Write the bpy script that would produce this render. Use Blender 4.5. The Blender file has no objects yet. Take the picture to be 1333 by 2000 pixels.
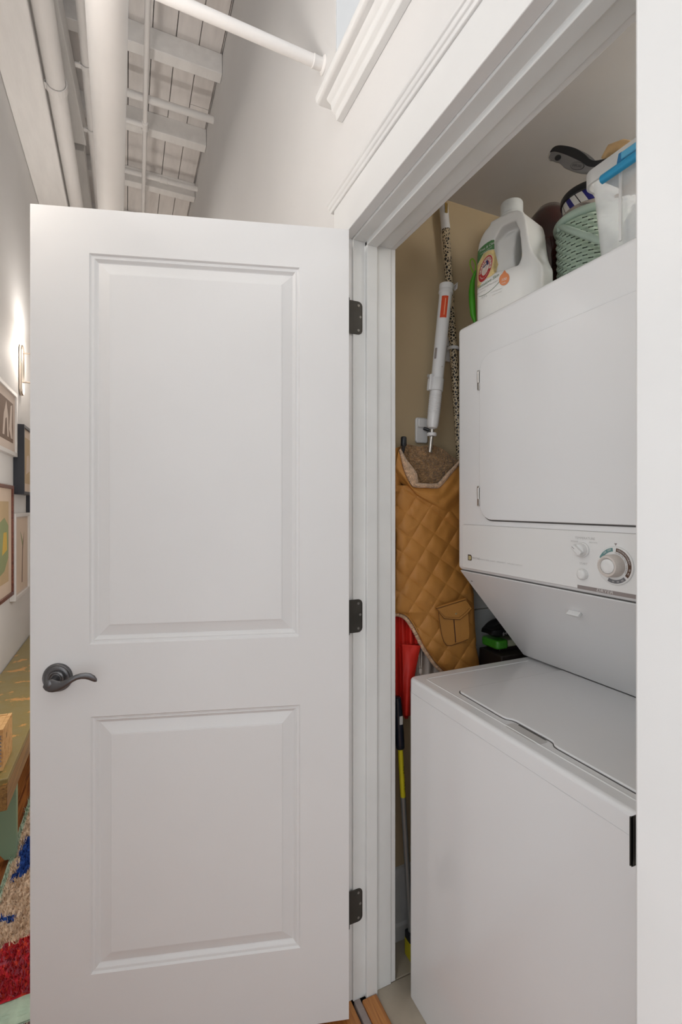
import bpy, bmesh, math, random
import numpy as np
from mathutils import Vector, Matrix, noise
from mathutils.bvhtree import BVHTree
random.seed(7)
C = bpy.context.scene.collection
SC = bpy.context.scene
# ------------------------------------------------------------------ camera
F, CX, CY, H, TH = 932.0, 666.5, 988.0, 1.3316, math.radians(24.18)
S, K = math.sin(TH), math.cos(TH)
cam = bpy.data.cameras.new('camera'); camo = bpy.data.objects.new('camera', cam); C.objects.link(camo)
cam.sensor_fit = 'VERTICAL'; cam.sensor_height = 36.0; cam.sensor_width = 24.0
cam.lens = F / 2000 * 36.0; cam.shift_y = (CY - 1000) / 2000.0
cam.clip_start = 0.02
camo.location = (0, 0, H); camo.rotation_euler = (math.pi / 2, 0, -TH)
SC.camera = camo
# ------------------------------------------------------------------ world, lights, exposure
SC.view_settings.view_transform = 'Standard'; SC.view_settings.look = 'None'
SC.view_settings.gamma = 1.0; SC.view_settings.use_curve_mapping = False
SC.view_settings.exposure = 0.14
w = bpy.data.worlds.new('world'); SC.world = w; w.use_nodes = True
w.node_tree.nodes['Background'].inputs[0].default_value = (0.93, 0.96, 1.0, 1)
w.node_tree.nodes['Background'].inputs[1].default_value = 1.05

def area(name, loc, target, size, power, col=(1, 1, 1), sy=None):
    l = bpy.data.lights.new(name, 'AREA'); l.energy = power; l.color = col
    l.shape = 'RECTANGLE'; l.size = size; l.size_y = sy or size
    o = bpy.data.objects.new(name, l); C.objects.link(o); o.location = loc
    o.rotation_euler = (Vector(target) - Vector(loc)).to_track_quat('-Z', 'Y').to_euler()
    return o
def point(name, loc, power, col=(1, 1, 1), r=0.04):
    l = bpy.data.lights.new(name, 'POINT'); l.energy = power; l.color = col; l.shadow_soft_size = r
    o = bpy.data.objects.new(name, l); C.objects.link(o); o.location = loc
    return o
WARM = (1.0, 0.90, 0.80)
area('overhead_fill', (0.0, -1.2, 3.6), (0.15, 0.9, 1.6), 0.9, 4, (1.0, 1.0, 1.0))  # added soft fill above and behind the viewpoint, no fixture known there
area('side_fill', (-1.9, -0.5, 1.75), (0.9, 0.75, 1.25), 1.6, 15, (0.95, 0.98, 1.0), 1.9)  # made-up side fill that brightens the dryer through an added wall opening
area('upward_fill', (0.0, -1.0, 2.75), (0.0, -0.9, 4.2), 0.8, 14, (1.0, 1.0, 0.99))  # added upward fill to brighten ceiling and joists, not a lamp of the hall
area('rear_fill', (-0.05, -2.9, 1.9), (0.1, 1.0, 1.3), 1.0, 4, (0.94, 0.97, 1.0), 1.8)  # added frontal fill from behind the viewpoint, its source is made up
point('hall_fill', (-0.05, 2.35, 1.25), 11, (1.0, 0.95, 0.89), 0.12)  # unseen fill behind the door, added to brighten bench, rug and left wall
point('far_hall_fill', (0.0, 5.6, 2.4), 14, WARM, 0.15)  # added fill for the far hall, no fixture stands there

point('closet_fill', (1.40, 0.30, 2.22), 7.0, (0.98, 0.99, 1.0), 0.12)  # unseen fill added to lift the dark closet interior
# ------------------------------------------------------------------ pixel -> place helpers (a ray met with a real plane)
def on_x(px, py, X):
    k = (px - CX) / F; Y = (K * X - k * S * X) / (S + k * K); d = S * X + K * Y
    return Vector((X, Y, H + (CY - py) * d / F))
def at_z(px, py, Z):
    d = F * (Z - H) / (CY - py); l = (px - CX) / F * d
    return Vector((S * d + K * l, K * d - S * l, Z))
def on_y(px, py, Y):
    k = (px - CX) / F; X = (S * Y + k * K * Y) / (K - k * S); d = S * X + K * Y
    return Vector((X, Y, H + (CY - py) * d / F))

# ------------------------------------------------------------------ materials
MATS = {}
def mat(name, col, rough=0.5, bump=0.0, scale=40.0, var=0.0, metal=0.0, spec=0.5, vscale=None, coat=0.0, emit=None, estr=0.0, stretch=None, alpha=None, trans=0.0, fuzz=0.0):
    if name in MATS: return MATS[name]
    m = bpy.data.materials.new(name); m.use_nodes = True; MATS[name] = m
    nt = m.node_tree; b = nt.nodes['Principled BSDF']
    b.inputs['Base Color'].default_value = (*col, 1); b.inputs['Roughness'].default_value = rough
    b.inputs['Metallic'].default_value = metal; b.inputs['Specular IOR Level'].default_value = spec
    b.inputs['Coat Weight'].default_value = coat; b.inputs['Transmission Weight'].default_value = trans
    b.inputs['Sheen Weight'].default_value = fuzz
    if emit: b.inputs['Emission Color'].default_value = (*emit, 1); b.inputs['Emission Strength'].default_value = estr
    if alpha is not None: b.inputs['Alpha'].default_value = alpha
    tc = nt.nodes.new('ShaderNodeTexCoord'); src = tc.outputs['Object']
    if stretch:
        mp = nt.nodes.new('ShaderNodeMapping'); mp.inputs['Scale'].default_value = stretch
        nt.links.new(src, mp.inputs[0]); src = mp.outputs[0]
    if var > 0:
        n = nt.nodes.new('ShaderNodeTexNoise'); n.inputs['Scale'].default_value = vscale or scale * 0.2
        n.inputs['Detail'].default_value = 5; nt.links.new(src, n.inputs['Vector'])
        r = nt.nodes.new('ShaderNodeValToRGB')
        r.color_ramp.elements[0].position = 0.3; r.color_ramp.elements[1].position = 0.7
        r.color_ramp.elements[0].color = (*[c * (1 - var) for c in col], 1)
        r.color_ramp.elements[1].color = (*[min(1, c * (1 + var * 0.6)) for c in col], 1)
        nt.links.new(n.outputs['Fac'], r.inputs[0]); nt.links.new(r.outputs[0], b.inputs['Base Color'])
    if bump > 0:
        n2 = nt.nodes.new('ShaderNodeTexNoise'); n2.inputs['Scale'].default_value = scale; n2.inputs['Detail'].default_value = 4
        nt.links.new(src, n2.inputs['Vector'])
        bp = nt.nodes.new('ShaderNodeBump'); bp.inputs['Strength'].default_value = bump; bp.inputs['Distance'].default_value = 0.002
        nt.links.new(n2.outputs['Fac'], bp.inputs['Height']); nt.links.new(bp.outputs[0], b.inputs['Normal'])
    return m
def worn(name, col, under, rough=0.5, scale=14, amount=0.36, stretch=(1, 1, 1), mid=None):
    m = mat(name, col, rough); nt = m.node_tree; b = nt.nodes['Principled BSDF']
    tc = nt.nodes.new('ShaderNodeTexCoord'); mp = nt.nodes.new('ShaderNodeMapping'); mp.inputs['Scale'].default_value = stretch
    nt.links.new(tc.outputs['Object'], mp.inputs[0])
    n = nt.nodes.new('ShaderNodeTexNoise'); n.inputs['Scale'].default_value = scale; n.inputs['Detail'].default_value = 8; n.inputs['Roughness'].default_value = 0.65
    nt.links.new(mp.outputs[0], n.inputs['Vector'])
    r = nt.nodes.new('ShaderNodeValToRGB'); e = r.color_ramp.elements
    e[0].position = amount - 0.02; e[0].color = (*under, 1); e[1].position = amount + 0.02; e[1].color = (*col, 1)
    if mid:
        x = e.new(0.62); x.color = (*mid, 1)
    nt.links.new(n.outputs['Fac'], r.inputs[0]); nt.links.new(r.outputs[0], b.inputs['Base Color'])
    bp = nt.nodes.new('ShaderNodeBump'); bp.inputs['Strength'].default_value = 0.3; bp.inputs['Distance'].default_value = 0.002
    nt.links.new(n.outputs['Fac'], bp.inputs['Height']); nt.links.new(bp.outputs[0], b.inputs['Normal'])
    return m
def wood(name, c1, c2, rough=0.4, stretch=(30, 1.2, 30), coat=0.2):
    m = mat(name, c1, rough, coat=coat); nt = m.node_tree; b = nt.nodes['Principled BSDF']
    tc = nt.nodes.new('ShaderNodeTexCoord'); mp = nt.nodes.new('ShaderNodeMapping'); mp.inputs['Scale'].default_value = stretch
    nt.links.new(tc.outputs['Object'], mp.inputs[0])
    n = nt.nodes.new('ShaderNodeTexNoise'); n.inputs['Scale'].default_value = 3; n.inputs['Detail'].default_value = 6; n.inputs['Distortion'].default_value = 1.2
    nt.links.new(mp.outputs[0], n.inputs['Vector'])
    r = nt.nodes.new('ShaderNodeValToRGB'); e = r.color_ramp.elements
    e[0].position = 0.35; e[0].color = (*c2, 1); e[1].position = 0.62; e[1].color = (*c1, 1)
    nt.links.new(n.outputs['Fac'], r.inputs[0]); nt.links.new(r.outputs[0], b.inputs['Base Color'])
    bp = nt.nodes.new('ShaderNodeBump'); bp.inputs['Strength'].default_value = 0.25; bp.inputs['Distance'].default_value = 0.001
    nt.links.new(n.outputs['Fac'], bp.inputs['Height']); nt.links.new(bp.outputs[0], b.inputs['Normal'])
    return m
M_wall = mat('wall_paint', (0.72, 0.71, 0.70), 0.75, 0.12, 160, 0.02, vscale=3)
M_trim = mat('trim_paint', (0.78, 0.78, 0.77), 0.38, 0.06, 90, 0.02, vscale=6)
M_door = mat('door_paint', (0.76, 0.762, 0.76), 0.42, 0.05, 110, 0.015, vscale=4)
M_jamb = mat('jamb_paint', (0.77, 0.78, 0.765), 0.4, 0.1, 60, 0.04, vscale=9)
M_beige = mat('closet_paint', (0.49, 0.385, 0.24), 0.7, 0.1, 140, 0.04, vscale=2)
M_cceil = mat('closet_ceiling_paint', (0.62, 0.615, 0.62), 0.8, 0.1, 120, 0.05, vscale=4)
M_beam = mat('beam_paint', (0.85, 0.835, 0.815), 0.6, 0.5, 18, 0.05, stretch=(6, 1, 6))
M_plank = mat('plank_paint', (0.80, 0.765, 0.74), 0.65, 0.4, 22, 0.08, stretch=(5, 1, 5))
M_pipe = mat('pipe_paint', (0.80, 0.78, 0.76), 0.6, 0.1, 60, 0.03, vscale=5)
M_dark = mat('dark_void', (0.012, 0.010, 0.009), 0.9)
M_enamel = mat('white_enamel', (0.76, 0.765, 0.77), 0.2, 0, coat=0.3, var=0.008, vscale=3)
M_enamel2 = mat('white_plastic', (0.75, 0.75, 0.74), 0.32)
M_gap = mat('gap_shade_grey', (0.10, 0.095, 0.09), 0.7)  # dark grey that paints in the shade of appliance seams, gaps and slots
M_bronze = mat('hinge_bronze', (0.075, 0.07, 0.062), 0.42, 0.2, 90, 0.2, metal=0.6)
M_pewter = mat('pewter', (0.15, 0.15, 0.155), 0.33, 0.1, 100, 0.15, metal=0.85)
M_screw = mat('screw_steel', (0.30, 0.29, 0.27), 0.35, metal=0.9)
M_chrome = mat('brushed_steel', (0.55, 0.53, 0.5), 0.3, metal=0.9)
M_nickel = mat('nickel', (0.62, 0.54, 0.46), 0.25, metal=0.9)
M_brass = mat('brass', (0.52, 0.36, 0.12), 0.3, metal=0.9)
M_black = mat('black_plastic', (0.012, 0.013, 0.016), 0.35)
M_white = mat('glossy_white_plastic', (0.70, 0.70, 0.70), 0.25)
M_grey = mat('grey_print', (0.30, 0.27, 0.26), 0.5)
M_lgrey = mat('pale_grey_print', (0.48, 0.47, 0.45), 0.5)

# ------------------------------------------------------------------ mesh helpers
class MB:
    def __init__(s): s.v = []; s.f = []; s.m = []
    def add(s, vs, fs, mi=0):
        n = len(s.v); s.v += [tuple(p) for p in vs]; s.f += [tuple(i + n for i in q) for q in fs]; s.m += [mi] * len(fs)
        return s
    def box(s, x0, x1, y0, y1, z0, z1, mi=0, T=None):
        vs = [Vector((x, y, z)) for x in (x0, x1) for y in (y0, y1) for z in (z0, z1)]
        if T: vs = [T(p) for p in vs]
        return s.add(vs, [(0, 1, 3, 2), (4, 6, 7, 5), (0, 4, 5, 1), (2, 3, 7, 6), (0, 2, 6, 4), (1, 5, 7, 3)], mi)
    def prism(s, poly, fn, a, b, mi=0):
        """poly: 2D points, fn(u,v,t)->3D, t from a to b"""
        n = len(poly); vs = [fn(u, v, a) for u, v in poly] + [fn(u, v, b) for u, v in poly]
        fs = [tuple(range(n))[::-1], tuple(range(n, 2 * n))] + [(i, (i + 1) % n, n + (i + 1) % n, n + i) for i in range(n)]
        return s.add(vs, fs, mi)
    def tube(s, pts, rads, seg=16, caps=True, mi=0, squash=None):
        pts = [Vector(p) for p in pts]; n = len(pts)
        if not hasattr(rads, '__len__'): rads = [rads] * n
        vs = []; prev = None
        for i, p in enumerate(pts):
            t = (pts[min(i + 1, n - 1)] - pts[max(i - 1, 0)]).normalized()
            if prev is None:
                up = Vector((0, 0, 1)) if abs(t.z) < 0.9 else Vector((1, 0, 0)); a = t.cross(up).normalized()
            else:
                a = (prev - t * prev.dot(t)).normalized()
            prev = a; b = t.cross(a)
            for k in range(seg):
                g = 2 * math.pi * k / seg; r = rads[i]
                ra, rb = (r, r) if not hasattr(r, '__len__') else r
                vs.append(p + a * math.cos(g) * ra + b * math.sin(g) * rb)
        fs = [(i * seg + k, i * seg + (k + 1) % seg, (i + 1) * seg + (k + 1) % seg, (i + 1) * seg + k) for i in range(n - 1) for k in range(seg)]
        if caps: fs += [tuple(range(seg))[::-1], tuple((n - 1) * seg + k for k in range(seg))]
        return s.add(vs, fs, mi)
    def lathe(s, prof, o, ax=(0, 0, 1), seg=32, mi=0, closed=True):
        """prof: (r, t) along axis ax from o"""
        ax = Vector(ax).normalized(); o = Vector(o)
        up = Vector((0, 0, 1)) if abs(ax.z) < 0.9 else Vector((1, 0, 0)); a = ax.cross(up).normalized(); b = ax.cross(a)
        vs = [o + ax * t + (a * math.cos(2 * math.pi * k / seg) + b * math.sin(2 * math.pi * k / seg)) * r for r, t in prof for k in range(seg)]
        n = len(prof)
        fs = [(i * seg + k, i * seg + (k + 1) % seg, (i + 1) * seg + (k + 1) % seg, (i + 1) * seg + k) for i in range(n - 1) for k in range(seg)]
        if closed: fs += [tuple(range(seg))[::-1], tuple((n - 1) * seg + k for k in range(seg))]
        return s.add(vs, fs, mi)
    def grid(s, nu, nv, fn, mi=0):
        vs = [fn(i / nu, j / nv) for j in range(nv + 1) for i in range(nu + 1)]
        fs = [(j * (nu + 1) + i, j * (nu + 1) + i + 1, (j + 1) * (nu + 1) + i + 1, (j + 1) * (nu + 1) + i) for j in range(nv) for i in range(nu)]
        return s.add(vs, fs, mi)
    def text(s, txt, size, fn, mi=0, cut=0):
        """flat lettering; fn(u, v) -> 3D point, text centred at 0,0"""
        cu = bpy.data.curves.new('lettering', 'FONT'); cu.body = txt; cu.size = size; cu.align_x = 'CENTER'; cu.align_y = 'CENTER'
        cu.resolution_u = 2
        o = bpy.data.objects.new('lettering', cu); C.objects.link(o)
        dg = bpy.context.evaluated_depsgraph_get(); me = bpy.data.meshes.new_from_object(o.evaluated_get(dg))
        C.objects.unlink(o); bpy.data.objects.remove(o)
        s.add([fn(v.co.x, v.co.y) for v in me.vertices], [tuple(p.vertices) for p in me.polygons], mi)
        bpy.data.meshes.remove(me); return s
    def build(s, name, m, parent=None, bevel=0.0, seg=2, smooth=None, loc=None, mods=None, angle=35):
        ms = m if isinstance(m, (list, tuple)) else [m]
        P = parent.get('_o') if parent else None
        o3 = Vector(P) if P is not None else Vector(loc if loc is not None else (0, 0, 0))
        if parent is None and loc is None and s.v:
            A = np.array(s.v); o3 = Vector(((A[:, 0].min() + A[:, 0].max()) / 2, (A[:, 1].min() + A[:, 1].max()) / 2, A[:, 2].min()))
        me = bpy.data.meshes.new(name)
        me.from_pydata([tuple(Vector(p) - o3) for p in s.v], [], s.f); me.update()
        for x in ms: me.materials.append(x)
        if len(ms) > 1: me.polygons.foreach_set('material_index', s.m)
        bm = bmesh.new(); bm.from_mesh(me); bmesh.ops.recalc_face_normals(bm, faces=bm.faces); bm.to_mesh(me); bm.free()
        o = bpy.data.objects.new(name, me); C.objects.link(o)
        if parent: o.parent = parent; o['_o'] = tuple(o3)
        else: o.location = o3; o['_o'] = tuple(o3)
        if bevel:
            b = o.modifiers.new('bevel', 'BEVEL'); b.width = bevel; b.segments = seg; b.limit_method = 'ANGLE'; b.angle_limit = math.radians(angle)
            b.harden_normals = False
        if smooth or (smooth is None and bevel):
            for p in me.polygons: p.use_smooth = True
            try: me.set_sharp_from_angle(angle=math.radians(40))
            except Exception: pass
            if bevel:
                wn = o.modifiers.new('wn', 'WEIGHTED_NORMAL'); wn.keep_sharp = True
        return o
def thing(name, label, cat, loc, group=None):
    o = bpy.data.objects.new(name, None); C.objects.link(o); o.location = loc; o['_o'] = tuple(loc)
    o.empty_display_size = 0.05; return tag(o, label, cat, group)
def tag(o, label, cat, group=None):
    o['label'] = label; o['category'] = cat
    if group: o['group'] = group
    return o
def struct(o, label=None):
    o['kind'] = 'structure'
    if label: o['label'] = label
    return o
def box(name, m, x0, x1, y0, y1, z0, z1, parent=None, bevel=0.0, seg=2):
    return MB().box(x0, x1, y0, y1, z0, z1).build(name, m, parent, bevel, seg)
def rrect(u0, u1, v0, v1, r, n=6):
    out = []
    for cu, cv, a0 in ((u1 - r, v1 - r, 0), (u0 + r, v1 - r, 90), (u0 + r, v0 + r, 180), (u1 - r, v0 + r, 270)):
        for i in range(n + 1):
            a = math.radians(a0 + 90 * i / n); out.append((cu + r * math.cos(a), cv + r * math.sin(a)))
    return out
XY = lambda u, v, t: (u, v, t)          # prism along z
XZ = lambda u, v, t: (u, t, v)          # prism along y
YZ = lambda u, v, t: (t, u, v)          # prism along x

# ------------------------------------------------------------------ the shell
WX = 0.5545            # corridor face of the closet wall
YJ, YN, ZH = 1.155, 0.363, 2.046   # far jamb, near jamb, head
WT = 0.672
wr = MB()
wr.box(WX, WT, YJ + 0.02, 7.6, 0, 2.5).box(WX, WT, 1.272, 7.6, 2.5, 4.35).box(WX, WT, -3.2, YN - 0.02, 0, 2.5)
wr.box(WX, WT, YN - 0.02, YJ + 0.02, ZH + 0.02, 2.5).box(WX, WT, -3.2, -0.8, 2.5, 4.35)
wr.box(WX, WT, -0.8, 1.272, 3.7, 4.35)
struct(wr.build('wall_right', M_wall))
struct(MB().box(-0.75, -0.61, 0.30, 7.6, 0, 4.35).box(-0.75, -0.61, -3.2, -2.0, 0, 4.35).box(-0.75, -0.61, -2.0, 0.30, 2.75, 4.35).build('wall_left', M_wall))  # opening in the unseen near stretch is added to let the side fill in
struct(box('wall_back', M_wall, -0.75, WT, 7.5, 7.6, 0, 4.35))
struct(box('wall_closet_left', M_beige, WT - 0.0, 1.66, 1.276, 1.36, 0, 2.42))
struct(box('wall_closet_back', M_beige, 1.56, 1.66, 0.1, 1.276, 0, 2.42))
struct(box('wall_closet_right', M_beige, WT, 1.56, 0.02, 0.12, 0, 2.42))
struct(box('ceiling_closet', M_cceil, WT, 1.56, 0.12, 1.276, 2.327, 2.40))
# window above the closet door
wn_ = MB().prism(rrect(-0.8, 1.17, 2.5, 3.7, 0.004, 1), YZ, WX + 0.03, WX + 0.05)
wo = bpy.data.objects.new('window_1', None); C.objects.link(wo); wo.location = (WX + 0.04, 0.2, 2.5); wo['_o'] = (WX + 0.04, 0.2, 2.5); struct(wo)
M_pane = mat('bright_obscure_glass', (0.3, 0.31, 0.32), 0.4, emit=(0.93, 0.97, 1.0), estr=0.38)
box('pane', M_pane, WX + 0.003, WX + 0.008, -0.799, 1.2715, 2.5, 3.699, wo)
fr = MB()
fr.box(WX - 0.012, WX + 0.05, -0.83, -0.80, 2.5, 3.73).box(WX - 0.012, WX + 0.05, -0.80, 1.272, 3.70, 3.73)
fr.build('window_frame', M_trim, wo, 0.003)
st = MB()   # stool over an apron moulding
st.prism([(WX, 2.41), (0.535, 2.41), (0.532, 2.425), (0.520, 2.432), (0.518, 2.447), (0.508, 2.455), (0.505, 2.462), (WX, 2.462)], XZ, -0.85, 1.225)
struct(st.build('trim_1', M_trim, bevel=0.002))
st = MB().prism([(WX + 0.02, 2.462), (0.497, 2.462), (0.487, 2.468), (0.484, 2.478), (0.487, 2.489), (0.497, 2.495), (WX + 0.02, 2.495)], XZ, -0.85, 1.256)
struct(st.build('trim_2', M_trim, bevel=0.002))
# head cap moulding, head casing, legs
cp = MB().prism([(WX, 2.153), (0.523, 2.153), (0.521, 2.156), (0.521, 2.160), (0.517, 2.162), (0.515, 2.166), (0.515, 2.169), (0.511, 2.171), (0.509, 2.175), (WX, 2.175)], XZ, 0.20, 1.238)
struct(cp.build('trim_3', M_trim, bevel=0.0012))
struct(box('trim_4', M_trim, 0.527, WX, 0.235, 1.222, 2.051, 2.153, bevel=0.0015))
struct(box('trim_5', M_trim, 0.527, WX, 1.160, 1.222, 0.0, 2.051, bevel=0.0015))
struct(box('trim_6', M_trim, 0.527, WX, 0.235, 0.358, 0.0, 2.051, bevel=0.003))
prof = [(WX, 0), (0.590, 0), (0.590, 0.012), (0.6224, 0.012), (0.6224, 0.0), (WT, 0.0), (WT, -0.02), (WX, -0.02)]
jm = MB()
jm.prism([(x, YJ - t) for x, t in prof], XY, 0.0, ZH + 0.02)
jm.prism([(x, YN + t) for x, t in prof], XY, 0.0, ZH + 0.02)
struct(jm.build('trim_7', M_jamb, bevel=0.0016))
struct(MB().prism([(x, ZH - t) for x, t in prof], XZ, YN + 0.0, YJ - 0.0).build('trim_8', M_jamb, bevel=0.0016))
# closet side casing (thin edge behind the jamb)
cc = MB().box(WT, WT + 0.016, YJ + 0.003, YJ + 0.09, 0.0, ZH + 0.07).box(WT, WT + 0.016, YN - 0.09, YN - 0.003, 0.0, ZH + 0.07).box(WT, WT + 0.016, YN - 0.003, YJ + 0.003, ZH + 0.003, ZH + 0.07)
struct(cc.build('trim_9', M_trim, bevel=0.002))
# paint scuffs and the seam of the stop
sc_ = MB().box(0.5885, 0.5900, YJ - 0.0006, YJ + 0.0002, 0.02, ZH - 0.03)
# ceiling: planks laid along the hall, joists across
ce = struct(box('ceiling', M_dark, -0.75, WT, -3.2, 7.6, 4.225, 4.35))
for k in range(9):
    x0 = -0.53 + 0.1345 * k - 0.001
    jo = (0.9, 3.9, 1.7, 5.1, 2.5, 4.45, 0.3, 3.55, 5.3)[k]
    for a, b in ((-3.2, jo - 0.0015), (jo + 0.0015, 7.5)):
        dz = random.uniform(0, 0.004)
        box('ceiling_plank', M_plank, max(x0, -0.609) + 0.0022, min(x0 + 0.1345, 0.553) - 0.0022, a, b, 4.200 - dz, 4.2248, ce, 0.002, 1)
for y in (-0.27, 0.40, 1.07, 1.74, 2.405, 3.07, 3.735, 4.40, 5.07, 5.74, 6.4):
    o = box('ceiling_joist', M_beam, -0.609, 0.553, y, y + 0.078, 4.07, 4.1985, ce, 0.004)
o = MB().box(-0.609, -0.413, -3.2, 7.5, 3.61, 3.86).build('timber_beam', M_beam, None, 0.006); tag(o, 'large white painted timber beam running along the top of the left wall', 'beam')
bb = MB()
T0, T1 = at_z(112, 0, 3.92), at_z(168.7, 285, 3.92); dd = (T1 - T0).normalized()
A0 = T0 - dd * 1.1
bb.prism([(A0.x, A0.y), (T1.x, T1.y), (T1.x - 0.115, T1.y), (A0.x - 0.115, A0.y)], XY, 3.92, 4.068)
o = bb.build('stringer_board', M_beam, None, 0.003); tag(o, 'white painted board set slightly askew between the left beam and the big round pipe', 'board')
o = box('stringer_board', M_beam, -0.40, -0.290, 4.03, 7.4, 3.97, 4.068, None, 0.003); tag(o, 'shorter white board end-on behind the askew board, partly hidden by the door top', 'board')
# floor
fl = struct(box('floor', M_dark, -0.75, 1.66, -3.2, 7.6, -0.12, -0.018))
M_floor = wood('heart_pine', (0.46, 0.17, 0.045), (0.20, 0.055, 0.018), 0.3, (22, 1.0, 22))
M_floor2 = wood('heart_pine_light', (0.52, 0.22, 0.055), (0.26, 0.08, 0.02), 0.32, (22, 1.0, 22))
for k in range(14):
    x0 = -0.61 + 0.083 * k
    jo = 0.6 + (k * 1.37) % 4.2
    for a, b in ((-3.2, jo - 0.0007), (jo + 0.0007, 7.5)):
        box('floor_board', (M_floor, M_floor2)[(k + (a > 0)) % 2], x0 + 0.0008, min(x0 + 0.083, WX) - 0.0008, a, b, -0.0178, -0.0005 - random.random() * 0.0004, fl, 0.001, 1)
th_ = struct(box('trim_10', M_floor2, 0.5745, 0.618, YN + 0.002, YJ - 0.013, -0.017, 0.010, bevel=0.003))
struct(box('trim_11', mat('worn_sill', (0.32, 0.27, 0.25), 0.6, 0.5, 40, 0.45), 0.556, 0.574, YN + 0.002, YJ - 0.001, -0.017, 0.003, bevel=0.001))
M_tile = mat('stone_tile', (0.40, 0.345, 0.27), 0.35, 0.2, 14, 0.22, vscale=7)
M_grout = mat('grout', (0.16, 0.11, 0.075), 0.9)
for i, (x0, x1) in enumerate(((0.6185, 0.922), (0.925, 1.228), (1.231, 1.56))):
    for (y0, y1) in ((0.125, 0.548), (0.551, 0.854), (0.857, 1.1585), (1.1615, 1.276)):
        if y1 < 0.36: continue
        box('floor_tile', M_tile, x0 if x0 > 0.65 else 0.6185, x1, y0, y1, -0.0178, 0.0, fl, 0.0012, 1)
box('grout_bed', M_grout, 0.6185, 1.56, 0.13, 1.276, -0.0179, -0.004, fl)
bsb = MB().prism([(1.276, 0.0), (1.258, 0.0), (1.258, 0.045), (1.2635, 0.052), (1.2635, 0.20), (1.268, 0.212), (1.276, 0.216)], lambda u, v, t: (t, u, v), WT + 0.017, 1.56)
struct(bsb.build('baseboard_closet', mat('baseboard_paint', (0.5, 0.5, 0.5), 0.4, 0.1, 50, 0.1), bevel=0.001))

# ------------------------------------------------------------------ the door leaf
A0 = Vector((0.5211, 1.1108, 0)); U = Vector((-0.9603, 0.2790, 0)).normalized(); N = Vector((-U.y * -1 * -1, U.x, 0))
N = Vector((-0.2790, -0.9603, 0)).normalized()
def dp(u, z, wd=0.0): return A0 + U * u + N * wd + Vector((0, 0, z))
def door_px(px, py, wd):
    """u,z on the plane wd in front of the leaf seen at px,py"""
    k = (px - CX) / F; o = A0 + N * wd
    g = lambda q: (K * q.x - S * q.y) - k * (S * q.x + K * q.y)
    t = -g(o) / g(U); q = o + U * t; d = S * q.x + K * q.y
    return t, H + (CY - py) * d / F
DW, DZ0, DZ1 = 0.7590, 0.012, 2.042
PAN = [(0.1265, 0.6285, 1.0002, 1.9355), (0.1250, 0.6250, 0.2110, 0.8273)]
LOOPS = [(0, 0), (0.0035, -0.0042), (0.0085, -0.0052), (0.0095, -0.0040), (0.0110, -0.0048), (0.0165, -0.0100), (0.0185, -0.0108), (0.0205, -0.0102), (0.0440, -0.0040), (0.0448, -0.0022), (0.0475, -0.0018)]
dm = MB()
def face_side(wd, sg):
    us = [0, 0.1250, 0.6285, DW]
    q = lambda u0, u1, z0, z1: dm.add([dp(u0, z0, wd), dp(u1, z0, wd), dp(u1, z1, wd), dp(u0, z1, wd)], [(0, 1, 2, 3)])
    q(0, DW, DZ0, PAN[1][2]); q(0, DW, PAN[1][3], PAN[0][2]); q(0, DW, PAN[0][3], DZ1)
    for (u0, u1, z0, z1) in PAN:
        q(0, u0, z0, z1); q(u1, DW, z0, z1)
        prev = None
        for ins, dep in LOOPS:
            ring = [dp(a, b, wd + sg * dep) for a, b in ((u0 + ins, z0 + ins), (u1 - ins, z0 + ins), (u1 - ins, z1 - ins), (u0 + ins, z1 - ins))]
            if prev: dm.add(prev + ring, [(i, (i + 1) % 4, 4 + (i + 1) % 4, 4 + i) for i in range(4)])
            prev = ring
        dm.add(prev, [(0, 1, 2, 3)])
face_side(0, 1); face_side(-0.035, -1)
for (u0, z0), (u1, z1) in (((0, DZ0), (DW, DZ0)), ((DW, DZ0), (DW, DZ1)), ((DW, DZ1), (0, DZ1)), ((0, DZ1), (0, DZ0))):
    dm.add([dp(u0, z0, 0), dp(u1, z1, 0), dp(u1, z1, -0.035), dp(u0, z0, -0.035)], [(0, 1, 2, 3)])
door = struct(dm.build('door_1', M_door, loc=tuple(A0)))
bmx = bmesh.new(); bmx.from_mesh(door.data); bmesh.ops.remove_doubles(bmx, verts=bmx.verts, dist=1e-5); bmesh.ops.recalc_face_normals(bmx, faces=bmx.faces); bmx.to_mesh(door.data); bmx.free()
door['label'] = 'white two-panel door standing open across the hall'
# lever handle
hub = dp(0.698, 0.9258, 0)
rs = MB().lathe([(0.0335, 0), (0.0335, 0.002), (0.032, 0.006), (0.030, 0.0075), (0.0285, 0.0072), (0.027, 0.009), (0.021, 0.0105), (0.0185, 0.0095), (0.0175, 0.012), (0.0145, 0.0135), (0.0125, 0.0125), (0.011, 0.014)], hub, N, 48)
ro = rs.build('rosette', M_pewter, door, smooth=True)
lv = MB().lathe([(0.0095, 0.012), (0.0082, 0.02), (0.0075, 0.03), (0.0085, 0.038), (0.0105, 0.043), (0.0100, 0.049), (0.006, 0.052)], hub, N, 28)
PP = [(85, 1341, .003, .003), (88, 1341, .0095, .0035), (94, 1340, .0140, .004), (102, 1339.5, .0150, .0045), (112, 1340, .0125, .005), (122, 1338, .0092, .0052), (131, 1333, .0072, .005), (140, 1327.5, .0062, .0045), (149, 1323, .0062, .004), (158, 1320.5, .0068, .0036), (167, 1320, .0075, .0034), (175, 1321.5, .0078, .0032), (182, 1325, .0070, .003), (187, 1329, .0045, .0025), (189, 1331, .001, .001)]
vs = []; fs = []; SEG = 14
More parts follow.
